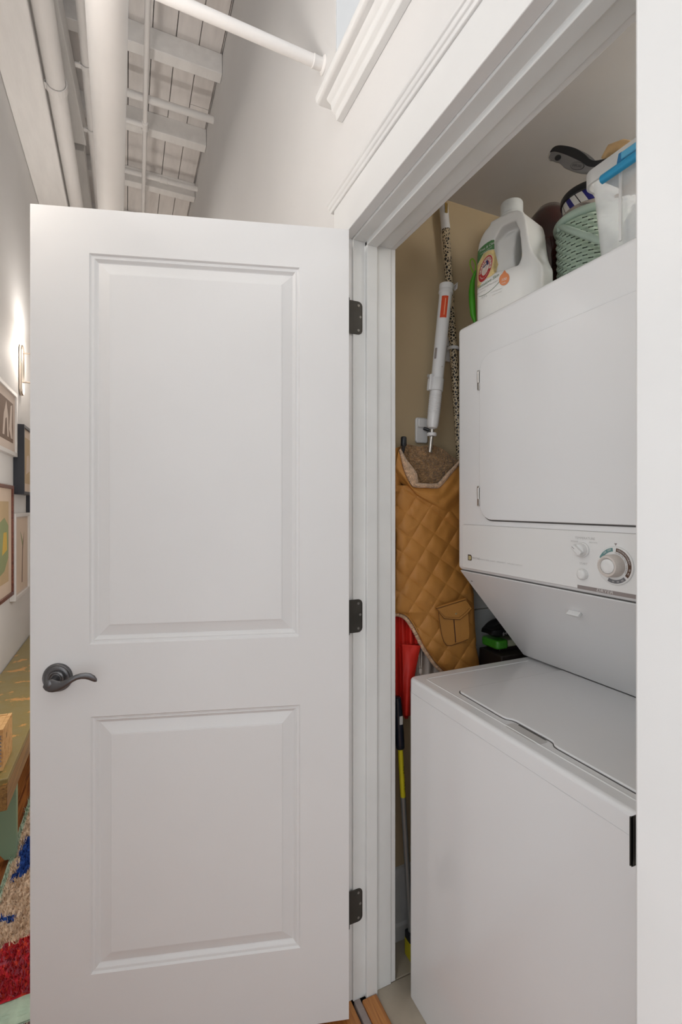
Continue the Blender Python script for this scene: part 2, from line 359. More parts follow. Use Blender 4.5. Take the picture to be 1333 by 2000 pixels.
for i, (px, py, ra, rb) in enumerate(PP):
    wd = 0.047 - 0.010 * max(0, (px - 140) / 48.0)
    u, z = door_px(px, py, wd); c = dp(u, z, wd)
    j0, j1 = max(i - 1, 0), min(i + 1, len(PP) - 1)
    tu = Vector((PP[j1][0] - PP[j0][0], -(PP[j1][1] - PP[j0][1]))).normalized()
    side = (U * tu.y + Vector((0, 0, tu.x))).normalized()
    for k in range(SEG):
        g = 2 * math.pi * k / SEG
        vs.append(c + side * ra * math.cos(g) + N * rb * math.sin(g))
fs = [(i * SEG + k, i * SEG + (k + 1) % SEG, (i + 1) * SEG + (k + 1) % SEG, (i + 1) * SEG + k) for i in range(len(PP) - 1) for k in range(SEG)]
fs += [tuple(range(SEG)), tuple((len(PP) - 1) * SEG + k for k in range(SEG))]
lv.add(vs, fs); lo = lv.build('lever', M_pewter, door, smooth=True)
lo['label'] = 'curved dark pewter lever with a broad rounded end'
# latch plate on the free edge
MB().add([dp(DW + 0.0006, z, w_) for z in (0.895, 0.955) for w_ in (-0.006, -0.029)], [(0, 1, 3, 2)]).build('latch_plate', M_pewter, door)
# hinges
for zt, zb in ((1.882, 1.793), (1.081, 0.991), (0.303, 0.212)):
    zt = zb + 0.089
    po = []
    for cx_, cz_, a0 in ((0.5815 - 0.013, zt - 0.013, 90), (0.5815 - 0.013, zb + 0.013, 0)):
        for i in range(7):
            a = math.radians(a0 - 90 * i / 6); po.append((cx_ + 0.013 * math.cos(a), cz_ + 0.013 * math.sin(a)))
    po = [(0.5350, zt)] + po + [(0.5350, zb)]
    hl = MB().prism(po, XZ, YJ - 0.0022, YJ - 0.0001)
    hg = hl.build('hinge', M_bronze, door, 0.0005, 1)
    kn = MB().lathe([(0.0, -0.004), (0.004, -0.003), (0.0062, 0), (0.0062, 0.089), (0.004, 0.0925), (0.0045, 0.095), (0.0, 0.098)], (0.5335, YJ - 0.0085, zb), (0, 0, 1), 18)
    kn.build('hinge_knuckle', M_bronze, hg, smooth=True)
    for sx, sz in ((0.569, zt - 0.011), (0.5745, (zt + zb) / 2 + 0.003), (0.569, zb + 0.011)):
        MB().lathe([(0.0034, 0), (0.0034, 0.0008), (0.0018, 0.0010), (0.0013, 0.0004)], (sx, YJ - 0.0021, sz), (0, -1, 0), 14).build('screw', M_screw, hg)
# strike plate on the near jamb, its lip bent round the edge
sp = MB().prism([(0.528, 0.0), (0.588, 0.0), (0.588, 0.0015), (0.540, 0.0016), (0.5315, 0.0016), (0.5288, 0.0026), (0.5281, 0.0020), (0.5315, 0.0)], lambda u, v, t: (u, YN + v, t), 0.917, 0.974)
o = sp.build('strike_plate', M_bronze, None, 0.0006); tag(o, 'dark metal strike plate with curved lip on the near door jamb', 'plate')

# ------------------------------------------------------------------ pipes
def pipe(name, pts, r, label, couplings=(), m=None):
    t = thing(name, label, 'pipe', tuple(pts[0]))
    MB().tube(pts, r, 28).build('tube', m or M_pipe, t, smooth=True)
    for c, rr, ln, d in couplings:
        d = Vector(d)
        MB().lathe([(r, -ln / 2 - 0.004), (rr, -ln / 2), (rr + .001, -ln / 2 + 0.004), (rr - 0.001, -ln / 2 + 0.008), (rr - .001, ln / 2 - 0.008), (rr + .001, ln / 2 - 0.004), (rr, ln / 2), (r, ln / 2 + 0.004)], c, d, 24).build('coupling', m or M_pipe, t, smooth=True)
    return t
pipe('drain_pipe', [(0.0232, -3.1, 2.86), (-0.1548, 7.5, 2.86)], 0.0605, 'thick white round pipe running overhead along the hall')
pa = pipe('sprinkler_pipe', [(-0.356, -3.1, 3.66), (-0.356, 7.5, 3.66)], 0.048, 'white pipe strapped to the side of the left beam')
def strap(par, c, r, y, wdt=0.048):
    mb = MB(); pts = []
    for i in range(15):
        a = math.radians(185 + 265 * i / 14)
        pts.append((c[0] + (r + 0.002) * math.cos(a), c[1] + (r + 0.002) * math.sin(a)))
    for (a, b) in zip(pts, pts[1:]):
        ca = Vector((c[0], c[1])); n1 = (Vector(a) - ca).normalized() * 0.006; n2 = (Vector(b) - ca).normalized() * 0.006
        mb.prism([a, b, (b[0] + n2.x, b[1] + n2.y), (a[0] + n1.x, a[1] + n1.y)], XZ, y, y + wdt)
    mb.box(max(c[0] - r - 0.03, -0.4125), c[0] - r + 0.004, y, y + wdt, c[1] - 0.022, c[1] - 0.012)
    return mb.build('strap', M_pipe, par, 0.001, smooth=False)
for y in (0.3, 3.03, 5.2): strap(pa, (-0.356, 3.66), 0.048, y)
pb = pipe('conduit', [(-0.200, -1.0, 3.95), (-0.221, 3.2, 3.95), (-0.242, 7.4, 3.95)], 0.026, 'slim white pipe squeezed between the boards and the thick round pipe')
for y in (3.19, 3.72): strap(pb, (-0.222, 3.95), 0.027, y, 0.03)
# water line along the hall with a tee under the second joist
Y0 = on_x(289, 0, 0.102)
k = (4.035 - H)
P1, P2 = at_z(289, 0, 3.990), at_z(279.7, 414, 3.990); dv = (P2 - P1).normalized()
tee = at_z(283.5, 245, 3.990)
pw = pipe('water_pipe', [P1 - dv * 4.5, P2 + dv * 2.6], 0.0155, 'thin white pipe running overhead along the planks with a tee', [(tee, 0.023, 0.075, dv)])
MB().tube([tee, tee + Vector((-0.30, 0.0, 0.0))], 0.019, 20).build('tee_branch', M_pipe, pw, smooth=True)
e1 = on_x(633, 127.6, WX)
pc = pipe('cross_pipe', [(-0.6095, e1.y - 0.03, e1.z), (WX, e1.y, e1.z)], 0.0165, 'nearest white pipe crossing the hall and entering the wall beside the window')
MB().lathe([(0.026, 0), (0.026, 0.003), (0.0175, 0.008), (0.0175, 0.03), (0.0185, 0.032), (0.0185, 0.036), (0.0165, 0.038)], (WX - 0.0005, e1.y, e1.z), (-1, -0.02, 0), 24).build('wall_collar', M_pipe, pc, smooth=True)
pipe('cross_pipe', [(-0.15, 3.42, 4.035), (WX, 3.418, 4.035)], 0.0235, 'white pipe crossing the hall between the first and second ceiling joists')
pipe('cross_pipe', [(-0.15, 4.25, 4.055), (WX, 4.25, 4.055)], 0.020, 'white jointed pipe crossing the hall just before the third ceiling joist', [((0.28, 4.25, 4.055), 0.024, 0.06, (1, 0, 0))])

# ------------------------------------------------------------------ wall lamps
M_glow = mat('frosted_lamp_glass', (0.9, 0.86, 0.8), 0.4, emit=WARM, estr=3.0)
def sconce(y, label, power, up=0):
    t = thing('wall_sconce', label, 'lamp', (-0.61, y, 2.05), 'wall sconces along the left wall')
    MB().prism([(y + a, b) for a, b in rrect(-0.042, 0.042, 2.02, 2.335, 0.041, 8)], YZ, -0.6098, -0.590).build('backplate', M_nickel, t, 0.006, 3)
    MB().tube([(-0.592, y + 0.0, 2.285), (-0.548, y, 2.287), (-0.533, y, 2.283), (-0.524, y, 2.272), (-0.522, y, 2.255), (-0.522, y, 2.12), (-0.522, y, 2.085)], 0.0042, 12).build('arm', M_nickel, t, smooth=True)
    MB().lathe([(0.006, 0), (0.0045, 0.01), (0.0045, 0.045), (0.009, 0.052), (0.009, 0.062), (0.006, 0.07)], (-0.592, y, 2.105), (1, 0, 0), 18).build('holder', M_nickel, t, smooth=True)
    MB().lathe([(0.012, 0), (0.030, 0.01), (0.034, 0.03), (0.034, 0.17), (0.028, 0.175), (0.028, 0.03)], (-0.478, y, 2.07), (0, 0, 1), 28, closed=False).build('lamp_shade', M_glow, t, smooth=True)
    MB().lathe([(0.0, 0.01), (0.016, 0.0), (0.016, 0.018), (0.0, 0.02)], (-0.51, y, 2.07), (1, 0, 0), 18).build('cup', M_brass, t, smooth=True)
    point('sconce_light', (-0.50, y, 2.29), power, WARM, 0.035)
    if up: area('sconce_uplight', (-0.47, y, 2.33), (0.35, y, 3.5), 0.12, up, (1.0, 0.965, 0.93), 0.3)
    return t
sconce(3.535, 'nickel wall sconce above the picture frames', 4.5, 3)
sconce(1.07, 'nickel wall sconce outside the frame beside the open door', 4.0, 4.2)['label'] = 'nickel wall sconce on the left wall next to the open door'
sconce(-2.4, 'nickel wall sconce on the left wall behind the viewpoint', 9.0)

# ------------------------------------------------------------------ pictures on the left wall
M_paper = mat('mat_board', (0.62, 0.52, 0.45), 0.8)
M_pglass = mat('picture_glass', (0.9, 0.9, 0.9), 0.05, alpha=0.12)
def picture(label, y0, y1, z0, z1, th, fw, mf, mm, mw, mart, blobs, bl=None):
    t = thing('picture_frame', label, 'picture', (-0.61, (y0 + y1) / 2, z0))
    mb = MB(); x1 = -0.6098 + th
    mb.box(-0.6098, x1, y0, y0 + fw, z0, z1).box(-0.6098, x1, y1 - fw, y1, z0, z1).box(-0.6098, x1, y0 + fw, y1 - fw, z0, z0 + fw).box(-0.6098, x1, y0 + fw, y1 - fw, z1 - fw, z1)
    mb.build('frame', mf, t, 0.0015)
    box('mat', mm, -0.6098, x1 - 0.010, y0 + fw, y1 - fw, z0 + fw, z1 - fw, t)
    a = fw + mw
    box('print', mart, x1 - 0.0099, x1 - 0.0092, y0 + a, y1 - a, z0 + a, z1 - a, t)
    for j, (pts, m) in enumerate(blobs):
        P = [(y0 + a + (y1 - y0 - 2 * a) * p, z0 + a + (z1 - z0 - 2 * a) * q) for p, q in pts]
        MB().prism(P, YZ, x1 - 0.0091, x1 - 0.0086 + 0.0003 * j).build('drawn_shape', m, t)
    return t
M_wf = mat('white_frame_wood', (0.68, 0.66, 0.64), 0.4, 0.1, 60)
M_bf = mat('black_frame_wood', (0.018, 0.02, 0.028), 0.35)
M_brf = wood('brown_frame_wood', (0.18, 0.055, 0.03), (0.09, 0.022, 0.012), 0.35)
M_tan = mat('tan_print', (0.52, 0.38, 0.22), 0.7, 0, 10, 0.15); M_brn = mat('brown_print', (0.20, 0.13, 0.09), 0.7, 0, 12, 0.3)
M_ltan = mat('pale_print', (0.66, 0.53, 0.42), 0.7, 0, 10, 0.12); M_grn = mat('green_print', (0.28, 0.32, 0.16), 0.7, 0, 10, 0.3); M_yel = mat('ochre_print', (0.60, 0.40, 0.08), 0.7)
picture('white framed picture of pale antler shapes under the sconce', 2.62, 3.335, 1.617, 1.985, 0.024, 0.022, M_wf, M_paper, 0.05, M_brn,
        [([(0.55, 0.1), (0.6, 0.6), (0.7, 0.95), (0.78, 0.6), (0.8, 0.1), (0.75, 0.1), (0.72, 0.55), (0.66, 0.5), (0.62, 0.1)], M_paper), ([(0.82, 0.3), (0.88, 0.9), (0.95, 0.95), (0.93, 0.4), (0.97, 0.1), (0.9, 0.1)], M_paper)])
picture('deep black box frame holding a small tan print', 3.345, 3.70, 1.40, 1.815, 0.055, 0.018, M_bf, M_ltan, 0.05, M_tan, [([(0.2, 0.2), (0.3, 0.6), (0.6, 0.65), (0.75, 0.3)], M_ltan)])
picture('brown framed picture with ochre and green abstract shapes', 2.55, 3.24, 0.827, 1.446, 0.024, 0.020, M_brf, M_ltan, 0.07, M_tan,
        [([(0.5, 0.1), (0.62, 0.75), (0.8, 0.8), (0.98, 0.7), (0.98, 0.3), (0.8, 0.15)], M_grn), ([(0.7, 0.35), (0.76, 0.62), (0.9, 0.62), (0.92, 0.4)], M_yel)])
picture('white framed picture of a thin brown twig below the black box frame', 3.25, 3.69, 0.785, 1.288, 0.030, 0.022, M_wf, M_paper, 0.012, M_ltan,
        [([(0.5, 0.1), (0.55, 0.6), (0.7, 0.8), (0.6, 0.55), (0.56, 0.1)], M_brn), ([(0.56, 0.6), (0.4, 0.82), (0.58, 0.68)], M_grn)])
picture('dark framed picture farthest along the left wall', 3.735, 4.3, 1.08, 1.78, 0.024, 0.03, M_bf, M_brn, 0.04, M_brn, [])

# ------------------------------------------------------------------ bench, crate, rug
M_olive = worn('olive_worn_paint', (0.25, 0.19, 0.06), (0.60, 0.30, 0.09), 0.35, 11, 0.41, (1, 1, 1), (0.26, 0.21, 0.09))
M_mint = worn('green_worn_paint', (0.30, 0.45, 0.30), (0.42, 0.28, 0.13), 0.45, 8, 0.33, (1, 1, 0.4))
M_edge = wood('worn_bench_edge', (0.36, 0.20, 0.06), (0.16, 0.085, 0.03), 0.4)
bn = thing('wooden_bench', 'long green painted wooden bench with worn olive top along the left wall', 'bench', (-0.48, 2.8, 0))
MB().box(-0.605, -0.352, 1.85, 3.95, 0.428, 0.45).build('seat', M_olive, bn, 0.003)
MB().box(-0.376, -0.354, 1.852, 3.94, 0.345, 0.4278).build('side_rail', M_edge, bn, 0.003)
MB().box(-0.6, -0.378, 1.852, 1.873, 0.345, 0.4278).build('end_rail', M_mint, bn, 0.003)
MB().box(-0.603, -0.583, 1.875, 3.94, 0.345, 0.4278).build('side_rail', M_edge, bn, 0.003)
for y in (2.13, 3.62):
    mb = MB().prism([(-0.582, 0.0), (-0.54, 0.0), (-0.505, 0.10), (-0.475, 0.10), (-0.415, 0.012), (-0.378, 0.012), (-0.3775, 0.03), (-0.3775, 0.427), (-0.582, 0.427)], XZ, y, y + 0.026)
    mb.build('leg', M_mint, bn, 0.003)
M_crate = wood('crate_pine', (0.75, 0.47, 0.20), (0.55, 0.29, 0.10), 0.5, (3, 14, 14), 0)
ct = thing('wooden_crate', 'small pine crate with black marks on the bench end', 'crate', (-0.47, 1.98, 0.45))
for (x0, x1, y0, y1) in ((-0.388, -0.376, 1.906, 2.049), (-0.57, -0.558, 1.906, 2.049)): box('side_panel', M_crate, x0, x1, y0, y1, 0.451, 0.589, ct, 0.001)
MB().box(-0.557, -0.389, 2.037, 2.048, 0.451, 0.589).build('end_panel', M_crate, ct, 0.001)
MB().box(-0.557, -0.389, 1.918, 2.036, 0.451, 0.457).build('base', M_crate, ct)
MB().box(-0.557, -0.389, 1.918, 2.036, 0.575, 0.587).build('top', M_crate, ct, 0.001)
gf = MB().grid(26, 20, lambda u, v: (-0.556 + 0.176 * u, 1.9065 + 0.004 * math.sin(u * 80) * math.sin(v * 60) - 0.012 * math.sin(math.pi * u) * math.sin(math.pi * v), 0.452 + 0.122 * v))
o = gf.build('woven_front', mat('grey_woven_cloth', (0.30, 0.25, 0.25), 0.9, 0.8, 60, 0.3), ct, smooth=True)
pr_ = lambda a, b: (lambda u, v: (-0.3756, a + u, b + v))
for (a, b, z) in ((1.955, 0.548, 0.03), (1.966, 0.545, 0.026), (1.985, 0.49, 0.014)): MB().text('I', z, pr_(a, b)).build('stamped_mark', M_black, ct)

rg = thing('shag_rug', 'multicoloured shag rug in red, cream and blue with pale green border', 'rug', (0, 2.5, 0))
M_rgreen = mat('rug_pale_green', (0.50, 0.64, 0.50), 0.95, 0.8, 120, 0.2)
M_rred = mat('rug_red', (0.58, 0.02, 0.035), 0.95, 0, 60, 0.5, vscale=60); M_rred2 = mat('rug_scarlet', (0.68, 0.06, 0.03), 0.95)
M_rcre = mat('rug_cream', (0.80, 0.62, 0.46), 0.95, 0, 60, 0.3, vscale=80); M_rblu = mat('rug_blue', (0.02, 0.08, 0.36), 0.95, 0, 60, 0.6, vscale=60)
M_rpink = mat('rug_rose', (0.50, 0.09, 0.13), 0.95); M_rcre2 = mat('rug_sand', (0.70, 0.52, 0.36), 0.95)
MB().box(-0.402, 0.36, 1.445, 3.9, 0.0005, 0.010).build('base', M_rgreen, rg)
mb = MB().grid(120, 14, lambda u, v: (-0.402 + 0.762 * u, 1.447 + 0.075 * v, 0.012 + 0.002 * math.sin(u * 700) * math.sin(v * 40)))
mb.build('flat_border', M_rgreen, rg, smooth=True)
fm = MB()
for i in range(190):
    x = -0.40 + 0.76 * i / 190 + random.uniform(-.001, .001); dx = random.uniform(-0.012, 0.012)
    fm.tube([(x, 1.447, 0.008), (x + dx * 0.5, 1.425, 0.004), (x + dx, 1.400, 0.003)], 0.0013, 4, mi=0 if i % 3 else 1)
fr_ = fm.build('fringe', [mat('fringe_maroon', (0.20, 0.06, 0.07), 0.9), M_rcre], rg); fr_['kind'] = 'stuff'
def rug_col(x, y):
    n = noise.noise(Vector((x * 22, y * 22, 3.1))) * 0.035
    red = 1.70 + (x + 0.34) * 0.55 + n
    if y < red: return random.choice((0, 0, 0, 1, 4))
    if abs(y - (1.832 - 0.25 * (x + 0.37) + n * .5)) < 0.012 and x < -0.33: return 3
    lo = 1.985 + (x + 0.38) * 1.1 + n; 
    if lo < y < 2.25 + n and x > -0.40 + 0.03 + n * .5 and x < -0.12: return 3
    if x < -0.385: return 6
    return random.choice((2, 2, 5))
tm = MB()
for i in range(9500):
    x = random.uniform(-0.400, -0.10) if i < 8300 else random.uniform(-0.1, 0.35); y = 1.53 + (random.random() ** 1.3) * 1.5
    hgt = random.uniform(0.014, 0.026); a = random.uniform(0, 6.28); l = random.uniform(0.004, 0.014); wd = 0.0035
    ca, sa = math.cos(a) * wd, math.sin(a) * wd
    tx, ty = x + math.cos(a + 1.3) * l, y + math.sin(a + 1.3) * l - 0.004
    tm.add([(x - ca, y - sa, 0.009), (x + ca, y + sa, 0.009), (x, y + 0.003, 0.009), (tx, ty, 0.009 + hgt)], [(0, 1, 3), (1, 2, 3), (2, 0, 3)], rug_col(x, y))
MR = [M_rred, M_rred2, M_rcre, M_rblu, M_rpink, M_rcre2, M_rgreen]
pl = tm.build('pile', MR, rg); pl['kind'] = 'stuff'
gm = MB(); NX, NY = 60, 150
for i in range(NX):
    for j in range(NY):
        x0, x1 = -0.400 + 0.758 * i / NX, -0.400 + 0.758 * (i + 1) / NX; y0, y1 = 1.522 + 2.37 * j / NY, 1.522 + 2.37 * (j + 1) / NY
        gm.add([(x0, y0, .0125), (x1, y0, .0125), (x1, y1, .0125), (x0, y1, .0125)], [(0, 1, 2, 3)], rug_col((x0 + x1) / 2, (y0 + y1) / 2))
gp = gm.build('pile_ground', MR, rg)

# ------------------------------------------------------------------ washer
wm = thing('washing_machine', 'white top-loading washing machine at the bottom of the stacked pair', 'appliance', (1.05, 0.775, 0))
XW, YL, YR = 0.7026, 1.112, 0.438
MB().prism(rrect(XW, 1.40, YR, YL, 0.012, 5), XY, 0.0, 0.8275).build('cabinet', M_enamel, wm, 0.0012, 1, angle=60)
MB().box(XW + 0.003, 1.398, YR + 0.003, YL - 0.003, 0.820, 0.836).build('seam', M_gap, wm)
pt = rrect(XW - 0.002, 1.40, YR - 0.002, YL + 0.002, 0.02, 6)
MB().prism(pt, XY, 0.8290, 0.866).build('top_deck', M_enamel, wm, 0.0, 4, smooth=True)
td = [o for o in bpy.data.objects if o.name == 'top_deck'][0]
bv = td.data.attributes.new('bevel_weight_edge', 'FLOAT', 'EDGE')
for e_ in td.data.edges:
    if all(td.data.vertices[v_].co.z > 0.86 for v_ in e_.vertices): bv.data[e_.index].value = 1.0
mo = td.modifiers.new('bevel', 'BEVEL'); mo.width = 0.009; mo.segments = 5; mo.limit_method = 'WEIGHT'
# sunken tray around the lid: raised rim pieces
def rimline(pts, r=0.0022):
    return MB().tube([(a, b, 0.8662) for a, b in pts], [(r, r * 0.6)] * len(pts), 10)
rimline([(1.10, 1.078), (0.742, 1.078), (0.735, 1.072), (0.734, 1.06), (0.734, 0.46)]).build('rim_bead', M_enamel, wm, smooth=True)
ld = MB(); LP = []
# lid outline with a finger notch in its front edge
lx = 0.752
LP = [(1.118, 0.972), (0.775, 0.972)] + [(0.775 - 0.020 * math.sin(math.radians(a)), 0.952 + 0.020 * math.cos(math.radians(a))) for a in (20, 40, 60, 80)]
LP += [(lx, 0.81), (lx + 0.002, 0.800), (lx + 0.010, 0.790), (lx + 0.012, 0.780), (lx + 0.012, 0.690), (lx + 0.010, 0.682), (lx + 0.002, 0.672), (lx, 0.662), (lx, 0.50), (lx + 0.006, 0.486), (lx + 0.02, 0.480), (1.118, 0.480)]
ld.prism(LP, XY, 0.8655, 0.8705).build('lid', M_enamel, wm, 0.0022, 3)
GP = [(a + (0.0 if a > 1 else -0.0022), b + (0.002 if b > .95 else (-0.002 if b < 0.49 else 0))) for a, b in LP]
MB().prism(GP, XY, 0.8650, 0.86665).build('lid_gap', M_gap, wm)
MB().prism(rrect(0.728, 0.763, 0.690, 0.782, 0.012), XY, 0.8655, 0.8664).build('finger_recess', mat('recess_shade_grey', (0.5, 0.49, 0.48), 0.4), wm, 0.0005, 1)  # flat plate, its greyer colour paints the shade of the recess
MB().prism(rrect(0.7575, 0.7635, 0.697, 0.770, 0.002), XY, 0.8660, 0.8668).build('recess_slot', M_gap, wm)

# ------------------------------------------------------------------ dryer
dr = thing('tumble_dryer', 'white front-loading tumble dryer stacked above the washing machine', 'appliance', (1.15, 0.775, 0.87))
XD = 0.87
MB().box(XD, 1.42, YR - 0.006, YL + 0.006, 1.149, 1.84).build('cabinet', M_enamel, dr, 0.013, 5)
wd_ = MB().prism([(0.874, 1.147), (1.117, 0.8712), (1.42, 0.8712), (1.42, 1.147)], XZ, YR - 0.002, YL + 0.002)
wd_.build('sloped_panel', M_enamel, dr, 0.004, 3)
MB().box(0.880, 1.41, YR + 0.002, YL - 0.002, 1.1445, 1.1515).build('panel_gap', M_gap, dr)
# door of the drum
dd_ = MB().prism(rrect(0.535, 1.015, 1.295, 1.732, 0.045, 8), YZ, XD - 0.0075, XD - 0.0012)
dd_.build('door', M_enamel, dr, 0.002, 3)
MB().prism(rrect(0.534, 1.0165, 1.2915, 1.7335, 0.045, 8), YZ, XD - 0.0014, XD + 0.002).build('door_gap_shade', M_gap, dr)  # dark plate painting the shade in the gap around the door
for z in (1.6705, 1.358):
    h = MB().box(XD - 0.006, XD, 1.018, 1.026, z - 0.0265, z + 0.0265).build('door_hinge', M_chrome, dr, 0.001)
    MB().lathe([(0.0035, 0), (0.0035, 0.030)], (XD - 0.0058, 1.0205, z - 0.008), (0, 0, 1), 12).build('hinge_pin', M_chrome, h, smooth=True)
# control panel
MB().prism(rrect(0.458, 1.0915, 1.158, 1.2790, 0.006, 4), YZ, XD - 0.0030, XD + 0.001).build('control_panel', M_enamel2, dr, 0.0012, 2)
MB().prism(rrect(0.4572, 1.0923, 1.1575, 1.2798, 0.0065, 4), YZ, XD - 0.0006, XD + 0.001).build('panel_outline', mat('panel_line', (0.33, 0.31, 0.30), 0.6), dr)
XP = XD - 0.0031
face = lambda cy, cz, dx=0.0: (lambda u, v: (XP - 0.0002 - dx, cy - u, cz + v))
for w_, z_, y_, c_ in (('TEMPERATURE', 0.0072, 0.6955, 1.2640), ('REGULAR', 0.0042, 0.7205, 1.2565), ('DELICATE', 0.0042, 0.676, 1.2565), ('START', 0.0065, 0.6985, 1.2110),
                       ('COMMERCIAL DESIGN', 0.0042, 1.002, 1.188), ('QUALITY', 0.0042, 0.969, 1.188), ('DEPENDABILITY', 0.0042, 0.938, 1.188), ('INTELLIGENT CONTROLS', 0.0042, 0.891, 1.188)):
    MB().text(w_, z_, face(y_, c_)).build('lettering', M_lgrey, dr)
MB().text('MAYTAG', 0.0075, face(1.0335, 1.1885)).build('brand_lettering', M_grey, dr)
lg = MB()
q = lambda pts: [(1.059 - a, 1.1885 + b) for a, b in pts]
lg.prism(q([(-.008, -.008), (.006, -.008), (.008, -.005), (.008, .004), (.004, .008), (-.008, .008)]), YZ, XP - 0.0004, XP + 0.0002)
lg.build('emblem', mat('emblem_dark', (0.05, 0.035, 0.02), 0.4), dr)
MB().prism(q([(-.005, -.006), (.003, -.006), (.006, -.003), (.006, .003), (.003, .005), (-.005, .005)]), YZ, XP - 0.0007, XP - 0.0004).build('emblem_face', mat('emblem_gold', (0.50, 0.42, 0.22), 0.4), dr)
MB().prism([(0.713, 1.1576), (0.458, 1.1576), (0.458, 1.1655), (0.713, 1.1655)], YZ, XP - 0.0004, XP + 0.0001).build('name_strip', mat('warm_grey_strip', (0.26, 0.225, 0.215), 0.5), dr)
MB().text('DRYER', 0.0105, lambda u, v: (XP - 0.0008, 0.6495 - u * 1.15 - v * 0.2, 1.1615 + v * 0.8)).build('strip_lettering', mat('pale_lettering', (0.66, 0.64, 0.62), 0.5), dr)
# knobs
def disc(cy, cz, r, x0, th, m, name, par, seg=48, bev=0.001):
    return MB().lathe([(r, 0), (r, th - bev), (r - bev, th)], (x0, cy, cz), (-1, 0, 0), seg).build(name, m, par, smooth=True)
kb = disc(0.700, 1.2400, 0.0155, XP, 0.004, M_enamel2, 'temperature_knob', dr)
mb = MB().lathe([(0.0135, 0.003), (0.0128, 0.013), (0.0115, 0.0145)], (XP, 0.700, 1.24), (-1, 0, 0), 36)
mb.build('knob_body', M_enamel2, kb, smooth=True)
ang = math.radians(38)
gT = lambda p: Vector((p.x, 0.700 + p.y * math.cos(ang) - p.z * math.sin(ang), 1.24 + p.y * math.sin(ang) + p.z * math.cos(ang)))
MB().box(XP - 0.022, XP - 0.012, -0.0128, 0.0128, -0.005, 0.005, T=gT).build('grip', M_enamel2, kb, 0.0015)
MB().box(XP - 0.0223, XP - 0.0219, 0.004, 0.0115, -0.0006, 0.0006, T=gT).build('pointer_mark', M_grey, kb)
MB().lathe([(0.0112, 0), (0.0108, 0.008), (0.0085, 0.0105), (0.004, 0.0112)], (XP, 0.6985, 1.1895), (-1, 0, 0), 32).build('start_button', M_enamel2, dr, smooth=True)
CYD, CZD = 0.627, 1.2155
dl = disc(CYD, CZD, 0.0375, XP, 0.0035, M_enamel2, 'timer_dial', dr, 64)
def sector(r0, r1, a0, a1, x0, x1, m, name, par, n=20):
    A = [math.radians(a0 + (a1 - a0) * i / n) for i in range(n + 1)]
    P = [(CYD - r1 * math.sin(a), CZD + r1 * math.cos(a)) for a in A] + [(CYD - r0 * math.sin(a), CZD + r0 * math.cos(a)) for a in A[::-1]]
    vs = [(x0, u, v) for u, v in P]; n2 = n + 1; mb = MB()
    mb.add(vs, [(i, i + 1, 2 * n2 - 2 - i, 2 * n2 - 1 - i) for i in range(n)])
    return mb.build(name, m, par)
sector(0.0275, 0.0345, -68, -6, XP - 0.0038, 0, mat('dial_teal', (0.13, 0.27, 0.27), 0.5), 'dial_band', dl)
sector(0.0275, 0.0345, 6, 128, XP - 0.0038, 0, mat('dial_brown', (0.10, 0.055, 0.035), 0.5), 'dial_band', dl, 30)
sector(0.0275, 0.0345, 136, 205, XP - 0.0038, 0, mat('dial_grey', (0.17, 0.17, 0.18), 0.5), 'dial_band', dl)
dt = MB()
def rt(s_, size, r, a):
    a = math.radians(a)
    dt.text(s_, size, lambda u, v: (XP - 0.0041, CYD - ((r + v) * math.sin(a) + u * math.cos(a)), CZD + (r + v) * math.cos(a) - u * math.sin(a)))
for s_, a in (('70', 100), ('60', 114), ('50', 148), ('40', 166), ('30', 184), ('AIR', -40), ('OFF', -20), ('LESS', 20), ('DRY', 38), ('MORE', 56), ('DRY', 74)): rt(s_, 0.0048, 0.031, a)
dt.build('dial_numbers', mat('dial_print_white', (0.7, 0.68, 0.66), 0.5), dl)
dt = MB()
for s_, a in (('PERM', 14), ('PRESS', 32), ('AUTO', 52), ('DRY', 68), ('TIMED', 92), ('DRY', 112)): rt(s_, 0.0042, 0.0248, a)
dt.build('dial_lettering', M_grey, dl)
MB().prism([(CYD - 0.003, CZD + 0.0435), (CYD + 0.003, CZD + 0.0435), (CYD, CZD + 0.0385)], YZ, XP - 0.0003, XP).build('index_mark', M_grey, dr)
M_knob = mat('knob_warm_plastic', (0.62, 0.57, 0.53), 0.35)
kn = MB().lathe([(0.0225, 0.003), (0.0220, 0.012), (0.0215, 0.022), (0.0195, 0.0262), (0.0165, 0.0270), (0.0145, 0.0245)], (XP, CYD, CZD), (-1, 0, 0), 48, closed=False).build('timer_knob', M_knob, dl, smooth=True)
kc = MB().lathe([(0.0142, 0.020), (0.0140, 0.0245), (0.0125, 0.0258), (0.006, 0.0262)], (XP, CYD, CZD), (-1, 0, 0), 40).build('timer_button', M_enamel2, dl, smooth=True)
# little pull and a screw hole on the sloped panel
sd = Vector((1.117 - 0.874, 0, 0.8712 - 1.147)); sdn = sd.normalized(); sn = Vector((-sdn.z * -1, 0, sdn.x)) ; sn = Vector((sdn.z, 0, -sdn.x)).normalized()
if sn.x > 0: sn = -sn
def slope_hit(px, py):
    k_ = (px - CX) / F; dirv = Vector((S + K * k_, K - S * k_, (CY - py) / F)); o_ = Vector((0, 0, H)); p0 = Vector((0.874, 0, 1.147))
    t_ = (p0 - o_).dot(sn) / dirv.dot(sn); return o_ + dirv * t_
a_, b_ = slope_hit(1113, 1192), slope_hit(1137, 1198)
c_ = (a_ + b_) / 2; hw = abs(a_.y - b_.y) / 2
pk = MB().prism([(-0.004, 0), (0.006, 0), (0.0035, 0.011), (-0.0045, 0.014)], lambda u, v, t: c_ + sdn * u + sn * v + Vector((0, t, 0)), -hw, hw)
pk.build('lint_screen_pull', M_enamel2, dr, 0.0015)
